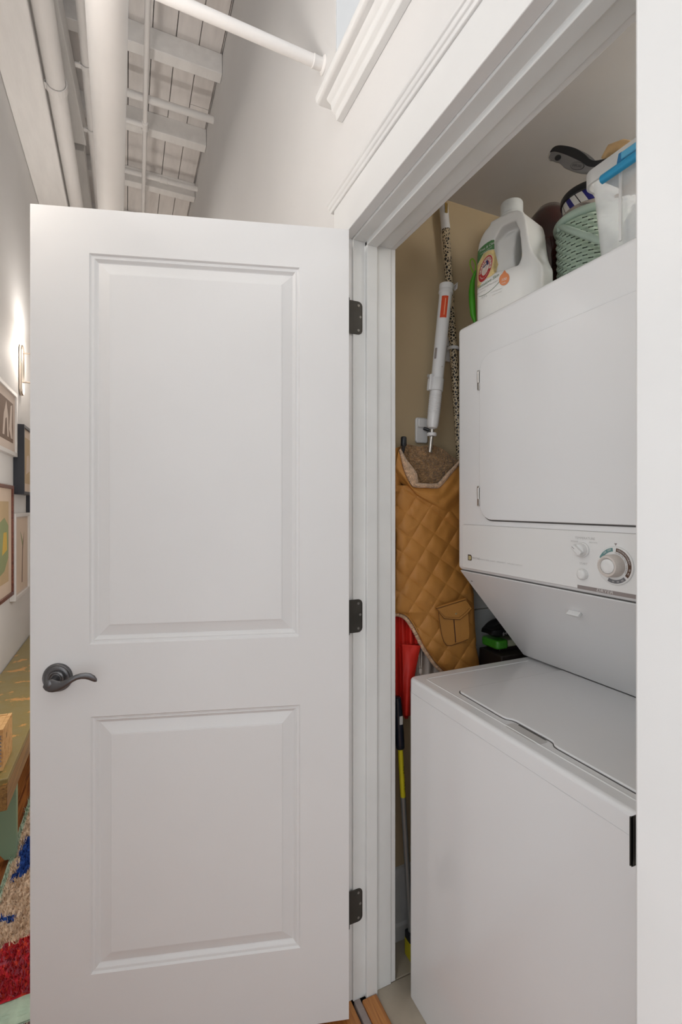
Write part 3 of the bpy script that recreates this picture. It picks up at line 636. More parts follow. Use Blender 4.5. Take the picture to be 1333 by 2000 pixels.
sh = slope_hit(922, 1135)
MB().prism(rrect(-0.0035, 0.0035, -0.0014, 0.0014, 0.001, 2), lambda u, v, t: sh + Vector((0, u, 0)) + sdn * v + sn * t, 0.0, 0.0004).build('screw_slot', M_gap, dr)

# ------------------------------------------------------------------ detergent bottle
BO = Vector((0.958, 1.075, 1.842)); ba = math.radians(16)
Wv = Vector((math.sin(ba), -math.cos(ba), 0)); Dv = Vector((-math.cos(ba), -math.sin(ba), 0))   # width axis, front axis
def bp_(a, d, z): return BO + Wv * a + Dv * d + Vector((0, 0, z))
def evaluated(o):
    dg = bpy.context.evaluated_depsgraph_get(); me = bpy.data.meshes.new_from_object(o.evaluated_get(dg)); return me
bt = thing('detergent_bottle', 'white plastic laundry detergent jug with green, yellow and red label on the dryer', 'bottle', tuple(BO))
def crv(P, n=6):
    out = []
    for i in range(len(P) - 1):
        p0, p1, p2, p3 = P[max(i - 1, 0)], P[i], P[i + 1], P[min(i + 2, len(P) - 1)]
        for j in range(n):
            t = j / n
            out.append(tuple(0.5 * ((2 * b) + (-a + c) * t + (2 * a - 5 * b + 4 * c - d) * t * t + (-a + 3 * b - 3 * c + d) * t ** 3) for a, b, c, d in zip(p0, p1, p2, p3)))
    return out + [P[-1]]
left = crv([(-0.022, 0.012), (-0.028, 0.05), (-0.028, 0.09), (-0.025, 0.175), (-0.018, 0.215), (-0.003, 0.242), (0.016, 0.257), (0.030, 0.264)])
right = crv([(0.094, 0.270), (0.110, 0.268), (0.125, 0.255), (0.1315, 0.238), (0.135, 0.215), (0.139, 0.184), (0.145, 0.154), (0.154, 0.133), (0.164, 0.114), (0.167, 0.095), (0.166, 0.012)])
outl = left + [(0.030, 0.272), (0.094, 0.274)] + right + [(0.155, 0.0), (-0.004, 0.0)]
def solid(fnmb):
    o = fnmb.build('tmp', M_white, None, loc=(0, 0, 0)); return o
body = solid(MB().prism(outl, lambda u, v, t: bp_(u, t, v), -0.062, 0.062))
plan = [(0.069 + 0.099 * (abs(math.cos(g)) ** 0.50) * (1 if math.cos(g) > 0 else -1), 0.056 * (abs(math.sin(g)) ** 0.6) * (1 if math.sin(g) > 0 else -1)) for g in [2 * math.pi * i / 40 for i in range(40)]]
pln = solid(MB().prism(plan, lambda u, v, t: bp_(u, v, t), -0.01, 0.32))
hole = solid(MB().prism(crv([(0.086, 0.134), (0.110, 0.130), (0.121, 0.142), (0.119, 0.175), (0.116, 0.210), (0.104, 0.234), (0.088, 0.230), (0.082, 0.18), (0.086, 0.134)], 4)[:-1], lambda u, v, t: bp_(u, t, v), -0.1, 0.1))
rec = MB()
for sg in (1, -1):
    rec.prism([(0.040, 0.128), (0.114, 0.122), (0.121, 0.14), (0.117, 0.210), (0.104, 0.242), (0.066, 0.243), (0.042, 0.215)], lambda u, v, t: bp_(u, sg * (0.014 + t * 0.06 + 0.024 * max(0, (0.072 - u) / 0.032)), v), 0, 1)
rec = solid(rec)
for tool, op in ((pln, 'INTERSECT'), (hole, 'DIFFERENCE'), (rec, 'DIFFERENCE')):
    mo = body.modifiers.new('b', 'BOOLEAN'); mo.object = tool; mo.operation = op; mo.solver = 'EXACT'
mo = body.modifiers.new('r', 'REMESH'); mo.mode = 'VOXEL'; mo.voxel_size = 0.0026
mo = body.modifiers.new('s', 'SMOOTH'); mo.factor = 0.6; mo.iterations = 14
bme = evaluated(body)
for o in (body, pln, hole, rec): bpy.data.objects.remove(o)
jb = MB(); jb.add([v.co.copy() for v in bme.vertices], [tuple(p.vertices) for p in bme.polygons])
M_jug = mat('jug_plastic', (0.70, 0.70, 0.68), 0.33, spec=0.4)
jug = jb.build('body', M_jug, bt, smooth=True)
tree = BVHTree.FromPolygons([Vector(v) for v in jb.v], jb.f)
def onjug(a, z, off=0.0006):
    h_ = tree.ray_cast(bp_(a, 0.12, z), -Dv)
    if h_[0] is None: return bp_(a, 0.03, z)
    return h_[0] + h_[1] * off
# neck and cap
MB().lathe([(0.039, 0.262), (0.036, 0.276), (0.035, 0.282), (0.031, 0.284)], bp_(0.063, 0, 0), (0, 0, 1), 40).build('neck', M_jug, bt, smooth=True)
cpm = MB(); nr = 60; P = []
for r, t in ((0.0325, 0.281), (0.0330, 0.283), (0.0330, 0.292), (0.0300, 0.295), (0.0296, 0.325), (0.0280, 0.328), (0.004, 0.328)):
    for k_ in range(nr): P.append((r * (1 + (0.008 if k_ % 2 and 0.293 < t < 0.327 else 0)), t, k_))
cpm.add([bp_(0.063, 0, 0) + Vector((math.cos(2 * math.pi * k_ / nr) * r, math.sin(2 * math.pi * k_ / nr) * r, t)) for r, t, k_ in P],
        [(i * nr + k_, i * nr + (k_ + 1) % nr, (i + 1) * nr + (k_ + 1) % nr, (i + 1) * nr + k_) for i in range(6) for k_ in range(nr)] + [tuple(6 * nr + k_ for k_ in range(nr))])
cpm.build('cap', mat('cap_plastic', (0.66, 0.68, 0.67), 0.4), bt, smooth=True)
# label, laid on the jug surface
def J(px, py, off=0.0006):
    k_ = (px - CX) / F; dirv = Vector((S + K * k_, K - S * k_, (CY - py) / F)).normalized()
    h_ = tree.ray_cast(Vector((0, 0, H)), dirv)
    if h_[0] is None: return None
    n_ = h_[1] if h_[1].dot(dirv) < 0 else -h_[1]
    return h_[0] + n_ * off
def patch(u0, u1, v0, v1, keep, m, name, off, n=60):
    mb = MB(); idx = {}
    for j in range(n):
        for i in range(n):
            if not keep(u0 + (u1 - u0) * (i + .5) / n, v0 + (v1 - v0) * (j + .5) / n): continue
            q_ = []
            for di, dj in ((0, 0), (1, 0), (1, 1), (0, 1)):
                kk = (i + di, j + dj)
                if kk not in idx:
                    p_ = J(u0 + (u1 - u0) * kk[0] / n, v0 + (v1 - v0) * kk[1] / n, off)
                    idx[kk] = None if p_ is None else len(mb.v)
                    if p_ is not None: mb.v.append(tuple(p_))
                q_.append(idx[kk])
            if None in q_: continue
            mb.f.append(tuple(q_)); mb.m.append(0)
    if mb.f: return mb.build(name, m, bt, smooth=True)
lerp_ = lambda T, x: interp(T, x)
def interp(T, y):
    if y <= T[0][0]: return T[0][1]
    for (a, b), (c, d) in zip(T, T[1:]):
        if a <= y <= c: return b + (d - b) * (y - a) / (c - a)
    return T[-1][1]
gtop = [(933, 494), (937.6, 487), (945, 479.5), (953, 473.5), (960.5, 469.3), (966, 468.3)]
gbot = [(933, 518), (937.6, 509.6), (945.7, 494.5), (955, 488.3), (966.5, 486.7)]
yrt = [(488, 966.2), (492, 967), (505, 970.5), (517, 974), (524, 971), (531, 970), (538, 962), (548, 945), (560, 937)]
patch(932, 968, 464, 522, lambda u, v: interp(gtop, u) < v < interp(gbot, u) and u < 966.2, mat('label_green', (0.07, 0.20, 0.07), 0.5), 'label_green_band', 0.0006, 90)
patch(931, 976, 484, 562, lambda u, v: v > interp(gbot, u) + 0.8 and u < interp(yrt, v), mat('label_yellow', (0.72, 0.56, 0.25), 0.5, var=0.25, vscale=60), 'label_yellow_field', 0.0005, 80)
RX, RY, RCX, RCY = (12.6, -8.5), (4.7, -25.2), 949.3, 524.6
def inv(u, v):
    x_, y_ = u - RCX, v - RCY; det = RX[0] * RY[1] - RX[1] * RY[0]
    return (x_ * RY[1] - y_ * RY[0]) / det, (y_ * RX[0] - x_ * RX[1]) / det
def rad(u, v): a_, b_ = inv(u, v); return math.hypot(a_, b_), b_
M_lred = mat('label_red', (0.45, 0.03, 0.03), 0.5)
patch(934, 965, 495, 555, lambda u, v: rad(u, v)[0] < 1.03, mat('label_cream', (0.70, 0.66, 0.58), 0.5), 'label_round', 0.0009, 80)
patch(934, 965, 495, 555, lambda u, v: 0.88 < rad(u, v)[0] < 1.0, M_lred, 'label_ring', 0.0012, 110)
patch(934, 965, 495, 555, lambda u, v: 0.60 < rad(u, v)[0] < 0.90 and rad(u, v)[1] < -0.22 * 1, M_lred, 'label_ring_lower', 0.0012, 110)
patch(934, 965, 495, 555, lambda u, v: 0.52 < rad(u, v)[0] < 0.60, M_lred, 'label_ring_inner', 0.0013, 110)
def aff(ox, oy, ex, ey, off):
    """lettering frame on the jug: origin and the two pixel-space directions its axes run along"""
    def fn(u, v):
        p_ = J(ox + ex[0] * u + ey[0] * v, oy + ex[1] * u + ey[1] * v, off)
        return p_ if p_ is not None else (J(ox + 4, oy, 0.0) or J(975, 545, 0.0))
    return fn
M_lw = mat('label_white', (0.72, 0.72, 0.70), 0.5); M_lg = mat('label_green_ink', (0.12, 0.2, 0.1), 0.5)
def ltxt(s_, size, ox, oy, ex, ey, m, off=0.0013):
    MB().text(s_, size, aff(ox, oy, ex, ey, off)).build('label_lettering', m, bt)
ltxt('Sensitive Skin', 9.2, 955.0, 549.5, (0.85, -0.54), (0.12, -1.0), M_lg)
ltxt('Free & Clear', 7.4, 953.8, 481.5, (0.80, -0.52), (0.12, -1.0), M_lw)
ltxt('NO DYES OR PERFUMES', 2.6, 951.0, 489.5, (0.80, -0.55), (0.12, -1.0), M_lw)
ltxt('laundry detergent', 3.4, 948, 560.5, (0.85, -0.50), (0.1, -1.0), M_grey)
ltxt('hypoallergenic', 3.2, 966, 551.5, (0.85, -0.45), (0.1, -1.0), M_grey)
ltxt('cleans with care', 3.0, 941, 570.5, (0.85, -0.50), (0.1, -1.0), M_grey)
ltxt('3.9 L', 6.5, 947, 579.0, (0.85, -0.40), (0.1, -1.0), M_lgrey)
ltxt('dermatologist tested', 3.0, 970, 567.5, (0.88, -0.36), (0.1, -1.0), M_lgrey)
ltxt('gentle on clothes', 3.0, 972, 572.5, (0.88, -0.36), (0.1, -1.0), M_lgrey)
def larc(word, size, rr_, a0, a1, m):
    mb = MB()
    for i, ch_ in enumerate(word):
        g = math.radians(a0 + (a1 - a0) * i / (len(word) - 1))
        def fn(u, v, g=g):
            a_ = (rr_ + v) * math.sin(g) + u * math.cos(g); b_ = (rr_ + v) * math.cos(g) - u * math.sin(g)
            p_ = J(RCX + RX[0] * a_ + RY[0] * b_, RCY + RX[1] * a_ + RY[1] * b_, 0.0015)
            return p_ if p_ is not None else (J(RCX, RCY, 0.0) or J(975, 545, 0.0))
        mb.text(ch_, size, fn)
    mb.build('label_lettering', m, bt)
larc('ARM&HAMMER', 0.34, 0.735, -98, 92, M_lred)
larc('STANDARD OF PURITY', 0.14, 0.745, 238, 124, M_lw)
def lpoly(pts, m, name, off):
    P_ = [J(a_, b_, off) for a_, b_ in pts]; P_ = [p_ for p_ in P_ if p_ is not None]; mb = MB(); mb.add(P_, [tuple(range(len(P_)))]); mb.build(name, m, bt)
lpoly([(944.5, 534), (947, 536), (950.5, 533), (952.6, 526), (953.5, 518.5), (950.5, 517), (949.4, 522.5), (947.6, 527.0), (944.6, 529.5)], mat('label_skin', (0.62, 0.50, 0.44), 0.5), 'label_emblem_arm', 0.0015)
lpoly([(945.0, 522.5), (945.8, 524), (953.6, 514.4), (953.0, 513.0)], mat('label_navy', (0.03, 0.03, 0.12), 0.5), 'label_emblem_handle', 0.0017)
lpoly([(950.2, 511.2), (953.4, 507.4), (956.0, 514.4), (953.4, 518.6)], MATS['label_navy'], 'label_emblem_mallet', 0.0018)
patch(974, 998, 526, 559, lambda u, v: math.hypot((u - 985.8) / 10.2, (v - 545.2) / 12.2 + (u - 985.8) * 0.02) < 1 or (527.8 < v < 540 and abs(u - 986.6) < (v - 527.5) * 0.66), mat('label_orange', (0.66, 0.22, 0.08), 0.5), 'label_drop', 0.0008, 70)
ltxt('100', 8.0, 985.6, 546.0, (0.92, -0.30), (0.1, -1.0), M_lw); ltxt('loads', 4.0, 985.0, 552.5, (0.92, -0.30), (0.1, -1.0), M_lw)
stp = [J(936 + 41 * i / 14, 579.5 - 6 * (i / 14) - 24 * (i / 14) ** 1.8, 0.0007) for i in range(15)]
stp = [p_ for p_ in stp if p_ is not None]
MB().tube(stp, [(0.0009, 0.0004)] * len(stp), 6).build('label_stem', M_lg, bt)
# green plastic scoop with a loop, standing behind the jug
gs = thing('plastic_scoop', 'bright green plastic scoop with hanging loop beside the detergent jug', 'scoop', (0.985, 1.105, 1.842))
M_lime = mat('lime_plastic', (0.055, 0.30, 0.012), 0.3)
def gpt(px, py): return on_x(px, py, 0.955)
mb = MB(); cen = [(929.5, 632, 3, 2), (925.5, 615, 7, 3), (923.5, 590, 8, 4), (922.5, 570, 7.5, 4), (924, 550, 6, 3.5), (928, 536, 4, 2.5), (930, 528, 2, 1.6)]
mb.tube([gpt(a - 0.5, b) for a, b, c, d in cen], [(c * 0.00130, c * 0.00115) for a, b, c, d in cen], 18)
mb.build('scoop_body', M_lime, gs, smooth=True)
lp = [(928, 536), (929.5, 525), (929, 515), (926, 508), (922.5, 505.5), (919.5, 509), (919, 517), (922, 526), (927, 536)]
MB().tube([gpt(a, b) for a, b in crv(lp, 4)], 0.0024, 10).build('hanging_loop', mat('lime_loop', (0.22, 0.42, 0.03), 0.3), gs, smooth=True)

# ------------------------------------------------------------------ wicker basket, tin, dark vessel, brush, clear bin
M_wick = mat('sage_wicker', (0.42, 0.52, 0.42), 0.7, 0.2, 80, 0.12, vscale=60)
M_wick2 = mat('sage_wicker_wrap', (0.42, 0.53, 0.45), 0.6, 0.2, 80, 0.08)
bc = Vector((1.150, 0.904, 1.842))
bk = thing('wicker_basket', 'pale sage green round wicker basket with wrapped handle on the dryer', 'basket', tuple(bc))
RB, HB = 0.083, 0.252; NT = 264; ROWS = 26; SUB = 5
def wv(u, v):
    th = 2 * math.pi * u; row = v * ROWS; ri = math.floor(min(row, ROWS - 1e-4)); fr2 = row - ri
    across = math.sin(math.pi * fr2) ** 0.6 if fr2 > 0 else 0
    over = 0.5 + 0.5 * math.cos(18 * th + math.pi * ri + 0.9 * fr2)
    r = RB * (0.93 + 0.07 * v) + 0.0055 * across * (0.15 + 0.85 * over ** 0.7)
    return bc + Vector((r * math.cos(th), r * math.sin(th), HB * v))
wm_ = MB().grid(NT, ROWS * SUB, wv)
wm_.m = []
for j in range(ROWS * SUB):
    for i in range(NT):
        th = 2 * math.pi * (i + .5) / NT; fr2 = ((j + .5) / SUB) % 1; ri = j // SUB
        wm_.m.append(1 if (fr2 < 0.2) and math.cos(18 * th + math.pi * ri + 0.5) < -0.15 else 0)
wm_.build('woven_side', [M_wick, mat('basket_gap_shade', (0.03, 0.04, 0.03), 0.9)], bk, smooth=True)  # dark faces paint the shaded slits between strands, the weave itself is closed
MB().lathe([(RB * 0.92, -0.0005), (RB * 0.92, 0.004), (0.002, 0.004)], bc, (0, 0, 1), 40).build('base', M_wick, bk)
MB().lathe([(RB * 0.92, 0.01), (RB * 0.99, HB)], bc, (0, 0, 1), 48, closed=False).build('lining', mat('basket_inside', (0.05, 0.06, 0.05), 0.9), bk)
def wrapped(pts, r, nw, name):
    pts = [Vector(p) for p in pts]; n = len(pts) * 1
    return MB().tube(pts, [r * (1 + 0.06 * (i % 2)) for i in range(len(pts))], 12).build(name, M_wick2, bk, smooth=True)
rim = [bc + Vector((RB * 1.0 * math.cos(2 * math.pi * i / 260), RB * 1.0 * math.sin(2 * math.pi * i / 260), HB + 0.001)) for i in range(261)]
wrapped(rim, 0.0105, 1, 'rim')
h0 = on_x(1098, 443, 1.072); h1 = on_x(1166, 468, 1.036)
hd = [h0.lerp(h1 + (h1 - h0) * 0.35, i / 90) + Vector((-0.014 * math.sin(math.pi * i / 90), 0, 0.0)) for i in range(91)]
wrapped(hd, 0.0080, 1, 'handle')
MB().prism(rrect(-0.012, 0.012, -0.010, 0.010, 0.004, 3), lambda u, v, t: h0 + Vector((t, -u + 0.002, v)), -0.004, 0.016).build('handle_tab', M_wick2, bk, 0.002)
MB().lathe([(0.003, 0), (0.002, 0.002)], h0 + Vector((-0.004, 0.004, 0.001)), (-1, 0, 0), 12).build('rivet', M_chrome, bk)

def striped(name):
    m = mat(name, (0.7, 0.69, 0.66), 0.3); nt = m.node_tree; b = nt.nodes['Principled BSDF']
    tc = nt.nodes.new('ShaderNodeTexCoord'); sx = nt.nodes.new('ShaderNodeSeparateXYZ'); nt.links.new(tc.outputs['Object'], sx.inputs[0])
    at = nt.nodes.new('ShaderNodeMath'); at.operation = 'ARCTAN2'; nt.links.new(sx.outputs[1], at.inputs[0]); nt.links.new(sx.outputs[0], at.inputs[1])
    m1 = nt.nodes.new('ShaderNodeMath'); m1.operation = 'MULTIPLY_ADD'; m1.inputs[1].default_value = 9 / (2 * math.pi); nt.links.new(at.outputs[0], m1.inputs[0])
    m2 = nt.nodes.new('ShaderNodeMath'); m2.operation = 'MULTIPLY'; m2.inputs[1].default_value = 11.0; nt.links.new(sx.outputs[2], m2.inputs[0]); nt.links.new(m2.outputs[0], m1.inputs[2])
    fc = nt.nodes.new('ShaderNodeMath'); fc.operation = 'FRACT'; nt.links.new(m1.outputs[0], fc.inputs[0])
    r = nt.nodes.new('ShaderNodeValToRGB'); r.color_ramp.interpolation = 'CONSTANT'; e = r.color_ramp.elements
    e[0].position = 0; e[0].color = (0.02, 0.02, 0.17, 1); e[1].position = 0.30; e[1].color = (0.66, 0.65, 0.62, 1)
    for p, c in ((0.60, (0.02, 0.015, 0.02, 1)), (0.65, (0.66, 0.65, 0.62, 1))): x = e.new(p); x.color = c
    nt.links.new(fc.outputs[0], r.inputs[0]); nt.links.new(r.outputs[0], b.inputs['Base Color']); return m
M_str = striped('striped_print')
tn = thing('striped_tin', 'white tin with navy blue diagonal stripes standing in the wicker basket', 'tin', (bc.x, bc.y, 2.065))
MB().lathe([(0.069, -0.19), (0.071, 0.03), (0.0715, 0.090)], (bc.x, bc.y, 2.065), (0, 0, 1), 60).build('body', M_str, tn, smooth=True)
MB().lathe([(0.0705, 0.044), (0.0745, 0.047), (0.0745, 0.056), (0.072, 0.059)], (bc.x, bc.y, 2.065), (0, 0, 1), 60, closed=False).build('bead', mat('tin_metal', (0.7, 0.65, 0.6), 0.2, metal=0.9), tn, smooth=True)
MB().lathe([(0.0735, 0.088), (0.0755, 0.090), (0.0755, 0.104), (0.072, 0.109), (0.004, 0.111)], (bc.x, bc.y, 2.065), (0, 0, 1), 60).build('lid', M_black, tn, smooth=True)
vc = Vector((1.190, 1.078, 1.842))
M_tort = mat('tortoise_glass', (0.035, 0.010, 0.008), 0.15, 0, 20, 0.9, coat=0.6, vscale=22)
nt = M_tort.node_tree
for nd in nt.nodes:
    if nd.type == 'VALTORGB': nd.color_ramp.elements[0].color = (0.006, 0.003, 0.003, 1); nd.color_ramp.elements[1].color = (0.07, 0.013, 0.009, 1)
o = MB().lathe([(0.003, 0.0), (0.036, 0.002), (0.040, 0.02), (0.052, 0.11), (0.066, 0.19), (0.074, 0.26), (0.072, 0.32), (0.058, 0.375), (0.034, 0.405), (0.003, 0.415)], vc, (0, 0, 1), 44).build('glass_vase', M_tort, None, smooth=True)
tag(o, 'dark tortoiseshell rounded glass vessel between the jug and the basket', 'vase')

# clear bin
cb = thing('storage_bin', 'clear plastic storage bin with blue latch at the right edge of the dryer', 'bin', (1.02, 0.56, 1.842))
def clearmat(name, col, tr, rough=0.4):
    m = bpy.data.materials.new(name); m.use_nodes = True; nt = m.node_tree; MATS[name] = m
    b = nt.nodes['Principled BSDF']; b.inputs['Base Color'].default_value = (*col, 1); b.inputs['Roughness'].default_value = rough
    t = nt.nodes.new('ShaderNodeBsdfTransparent'); mx = nt.nodes.new('ShaderNodeMixShader')
    n = nt.nodes.new('ShaderNodeTexNoise'); n.inputs['Scale'].default_value = 12; mr = nt.nodes.new('ShaderNodeMapRange')
    mr.inputs['To Min'].default_value = tr - 0.04; mr.inputs['To Max'].default_value = tr + 0.04
    nt.links.new(n.outputs['Fac'], mr.inputs['Value']); nt.links.new(mr.outputs[0], mx.inputs[0])
    out = nt.nodes['Material Output']; nt.links.new(b.outputs[0], mx.inputs[1]); nt.links.new(t.outputs[0], mx.inputs[2]); nt.links.new(mx.outputs[0], out.inputs[0]); return m
M_clear = clearmat('clear_plastic', (0.74, 0.76, 0.76), 0.58); M_rim = clearmat('clear_rim_plastic', (0.76, 0.76, 0.75), 0.34)
# walls with draft: bottom rectangle smaller than the top one
bx0, bx1, by0, by1 = 0.915, 1.19, 0.400, 0.702
tx0, tx1, ty0, ty1 = 0.897, 1.205, 0.385, 0.722
def ring(x0, x1, y0, y1, z, r): return [(a, b, z) for a, b in rrect(x0, x1, y0, y1, r, 5)]
mb = MB()
R1, R2, R3 = ring(bx0, bx1, by0, by1, 1.843, 0.018), ring(tx0 + .006, tx1 - .006, ty0 + .006, ty1 - .006, 2.028, 0.022), ring(bx0 + .002, bx1 - .002, by0 + .002, by1 - .002, 1.846, 0.016)
R4 = ring(tx0 + .008, tx1 - .008, ty0 + .008, ty1 - .008, 2.028, 0.02); n = len(R1)
for a, b in ((R1, R2), (R3, R4)): mb.add(a + b, [(i, (i + 1) % n, n + (i + 1) % n, n + i) for i in range(n)])
mb.add(R1, [tuple(range(n))[::-1]]).add(R3, [tuple(range(n))])
mb.build('tub', M_clear, cb, smooth=True)
mb = MB()
for (x0, x1, y0, y1, z0, z1, dr_) in ((tx0, tx1, ty0, ty1, 2.008, 2.014, 0.02),):
    pass
o1, o2 = ring(tx0 - .004, tx1 + .004, ty0 - .004, ty1 + .004, 2.012, 0.026), ring(tx0 - .004, tx1 + .004, ty0 - .004, ty1 + .004, 2.040, 0.026)
i1, i2 = ring(tx0 + .001, tx1 - .001, ty0 + .001, ty1 - .001, 2.012, 0.022), ring(tx0 + .005, tx1 - .005, ty0 + .005, ty1 - .005, 2.040, 0.02)
for a, b in ((o1, o2), (o2, i2), (i2, i1), (i1, o1)): mb.add(a + b, [(i, (i + 1) % n, n + (i + 1) % n, n + i) for i in range(n)])
mb.build('rim', M_rim, cb, smooth=True)
for yy in (0.640, 0.63): MB().box(tx0 + 0.0, tx0 + 0.004, yy - 0.003, yy + 0.003, 1.86, 2.012).build('rib', M_rim, cb, 0.001) if yy == 0.640 else None
MB().box(bx0 - 0.001, bx1 + .001, by0 - .001, by1 + 0.001, 1.8425, 1.853).build('foot_band', M_rim, cb, 0.003)
M_blue = mat('blue_latch_plastic', (0.02, 0.30, 0.55), 0.3)
lt = MB().prism([(0, 0), (-0.008, 0.002), (-0.011, 0.009), (-0.008, 0.017), (0, 0.019)], lambda u, v, t: (tx0 - 0.006 + u, t, 1.990 + v), 0.50, 0.674)
lt.build('latch', M_blue, cb, 0.002)
MB().box(tx0 - 0.012, tx0 - 0.004, 0.50, 0.630, 2.012, 2.026).build('latch_hook', mat('blue_latch_light', (0.10, 0.42, 0.66), 0.35), cb, 0.002)
MB().prism([(0.640, 2.010), (0.626, 2.010), (0.629, 2.028), (0.636, 2.028)], YZ, tx0 - 0.010, tx0 - 0.004).build('latch_tab', mat('blue_latch_dark', (0.012, 0.17, 0.38), 0.3), cb, 0.001)
# things kept in the bin
M_c2 = clearmat('clear_jar_plastic', (0.68, 0.70, 0.71), 0.4)
o = MB().lathe([(0.003, 0), (0.033, 0.001), (0.036, 0.01), (0.036, 0.085), (0.028, 0.10), (0.02, 0.104), (0.02, 0.118)], (0.99, 0.655, 1.8475), (0, 0, 1), 32).build('clear_jar', M_c2, None, smooth=True); tag(o, 'small clear jar inside the left end of the storage bin', 'jar')
o = MB().lathe([(0.003, 0), (0.030, 0.001), (0.031, 0.11), (0.018, 0.125), (0.012, 0.128), (0.012, 0.15)], (1.0, 0.575, 1.8475), (0, 0, 1), 32).build('spray_bottle', mat('grey_bottle_plastic', (0.36, 0.38, 0.42), 0.3), None, smooth=True); tag(o, 'grey plastic bottle in the middle of the storage bin', 'bottle')
pz = MB().grid(14, 14, lambda u, v: (0.935 + 0.05 * v + 0.004 * math.sin(u * 9), 0.58 + 0.10 * u, 1.995 + 0.010 * math.sin(u * 5 + v * 4)))
o = pz.build('cloth_pouch', mat('peach_cloth', (0.66, 0.45, 0.30), 0.8, 0.3, 60), None, smooth=True); mo = o.modifiers.new('s', 'SOLIDIFY'); mo.thickness = 0.006; tag(o, 'peach coloured cloth folded near the rim of the storage bin', 'cloth')

# brush resting on tin and bin
b0, b1 = on_x(1083, 302, 1.0), on_x(1178, 313, 1.0)
bd = (b1 - b0).normalized(); bu = Vector((-1, 0, 0)).cross(bd).normalized(); 
if bu.z < 0: bu = -bu
L_ = (b1 - b0).length
br = thing('hand_brush', 'black and grey handled brush lying across basket and bin', 'brush', tuple(b0 + Vector((0, 0, -0.01))))
def bx_(t, v): return b0 + bd * (t * L_) + bu * v
topc = [(-0.03, 0.000), (0.00, 0.0105), (0.10, 0.0165), (0.30, 0.0165), (0.50, 0.0130), (0.70, 0.0045), (0.85, -0.004), (1.0, -0.004), (1.25, 0.008)]
botc = [(1.25, -0.016), (1.0, -0.024), (0.8, -0.029), (0.6, -0.0295), (0.42, -0.0265), (0.3, -0.020), (0.18, -0.0155), (0.06, -0.0145), (-0.02, -0.010)]
MB().prism(crv(topc, 4) + crv(botc, 4), lambda u, v, t: bx_(u, v) + Vector((t, 0, 0)), -0.012, 0.012).build('grip', mat('grey_rubber', (0.19, 0.185, 0.185), 0.5), br, 0.004, 3, angle=60)
lowc = [(1.25, -0.008), (1.0, -0.016), (0.85, -0.0165), (0.70, -0.0100), (0.5, -0.004), (0.3, 0.001), (0.1, 0.004), (0.02, 0.003)]
MB().prism(crv([(a, b + 0.0012) for a, b in topc], 4) + crv(lowc, 4), lambda u, v, t: bx_(u, v) + Vector((t, 0, 0)), -0.0128, 0.0128).build('back', M_black, br, 0.003, 3, angle=60)
MB().lathe([(0.003, -0.006), (0.010, -0.003), (0.0125, 0.003), (0.010, 0.009), (0.003, 0.012)], bx_(0.0, -0.002), -bd + Vector((0, 0, 0)), 20).build('end_cap', M_chrome, br, smooth=True)
cbm = bx_(0.20, -0.0075) + Vector((-0.0125, 0, 0))
MB().prism([(0.0105 * math.cos(g), 0.0062 * math.sin(g)) for g in [2 * math.pi * i / 24 for i in range(24)]], lambda u, v, t: cbm + bd * u + bu * v + Vector((t, 0, 0)), -0.0008, 0.001).build('hanging_hole', M_black, br)
ov = bx_(0.66, -0.0185) + Vector((-0.0122, 0, 0))
el = [(0.0235 * math.cos(g), 0.0082 * math.sin(g)) for g in [2 * math.pi * i / 32 for i in range(32)]]
MB().prism(el, lambda u, v, t: ov + bd * u + bu * v + Vector((t, 0, 0)), -0.0006, 0.001).build('badge', M_black, br)
MB().prism([(a * 0.95, b * 0.9) for a, b in el], lambda u, v, t: ov + bd * u + bu * v + Vector((t, 0, 0)), -0.0012, 0.0).build('badge_face', mat('badge_grey', (0.17, 0.165, 0.165), 0.5), br)
MB().text('EVERCARE', 0.0068, lambda u, v: ov + bd * u + bu * v + Vector((-0.0015, 0, 0))).build('badge_lettering', M_black, br)
wd0 = on_x(1182, 312, 1.01); wd1 = on_x(1207, 296, 1.01)
MB().tube([wd0, (wd0 + wd1) / 2 + Vector((0, 0, 0.012)), wd1 + Vector((0, -0.01, 0.004)), wd1 + Vector((0, -0.05, -0.03))], [0.010, 0.014, 0.014, 0.012], 14).build('brush_head', mat('pale_wood', (0.66, 0.44, 0.22), 0.5, 0.2, 30, 0.15), br, smooth=True)

# ------------------------------------------------------------------ poles and clips on the closet wall
def leopard():
    m = mat('leopard_print', (0.6, 0.5, 0.38), 0.4); nt = m.node_tree; b = nt.nodes['Principled BSDF']
    tc = nt.nodes.new('ShaderNodeTexCoord'); v = nt.nodes.new('ShaderNodeTexVoronoi'); v.inputs['Scale'].default_value = 115; v.feature = 'DISTANCE_TO_EDGE'
    nz = nt.nodes.new('ShaderNodeTexNoise'); nz.inputs['Scale'].default_value = 90
    nt.links.new(tc.outputs['Object'], nz.inputs['Vector'])
    mxv = nt.nodes.new('ShaderNodeMixRGB'); mxv.inputs[0].default_value = 0.006; nt.links.new(tc.outputs['Object'], mxv.inputs[1]); nt.links.new(nz.outputs['Color'], mxv.inputs[2])
    nt.links.new(mxv.outputs[0], v.inputs['Vector'])
    r = nt.nodes.new('ShaderNodeValToRGB'); r.color_ramp.interpolation = 'CONSTANT'; e = r.color_ramp.elements
    e[0].position = 0; e[0].color = (0.58, 0.47, 0.31, 1); e[1].position = 0.13; e[1].color = (0.015, 0.011, 0.009, 1)
    nt.links.new(v.outputs['Distance'], r.inputs[0]); nt.links.new(r.outputs[0], b.inputs['Base Color']); return m
M_leo = leopard()
t0, t1 = on_y(867, 402, 1.250), on_y(896, 845, 1.250)
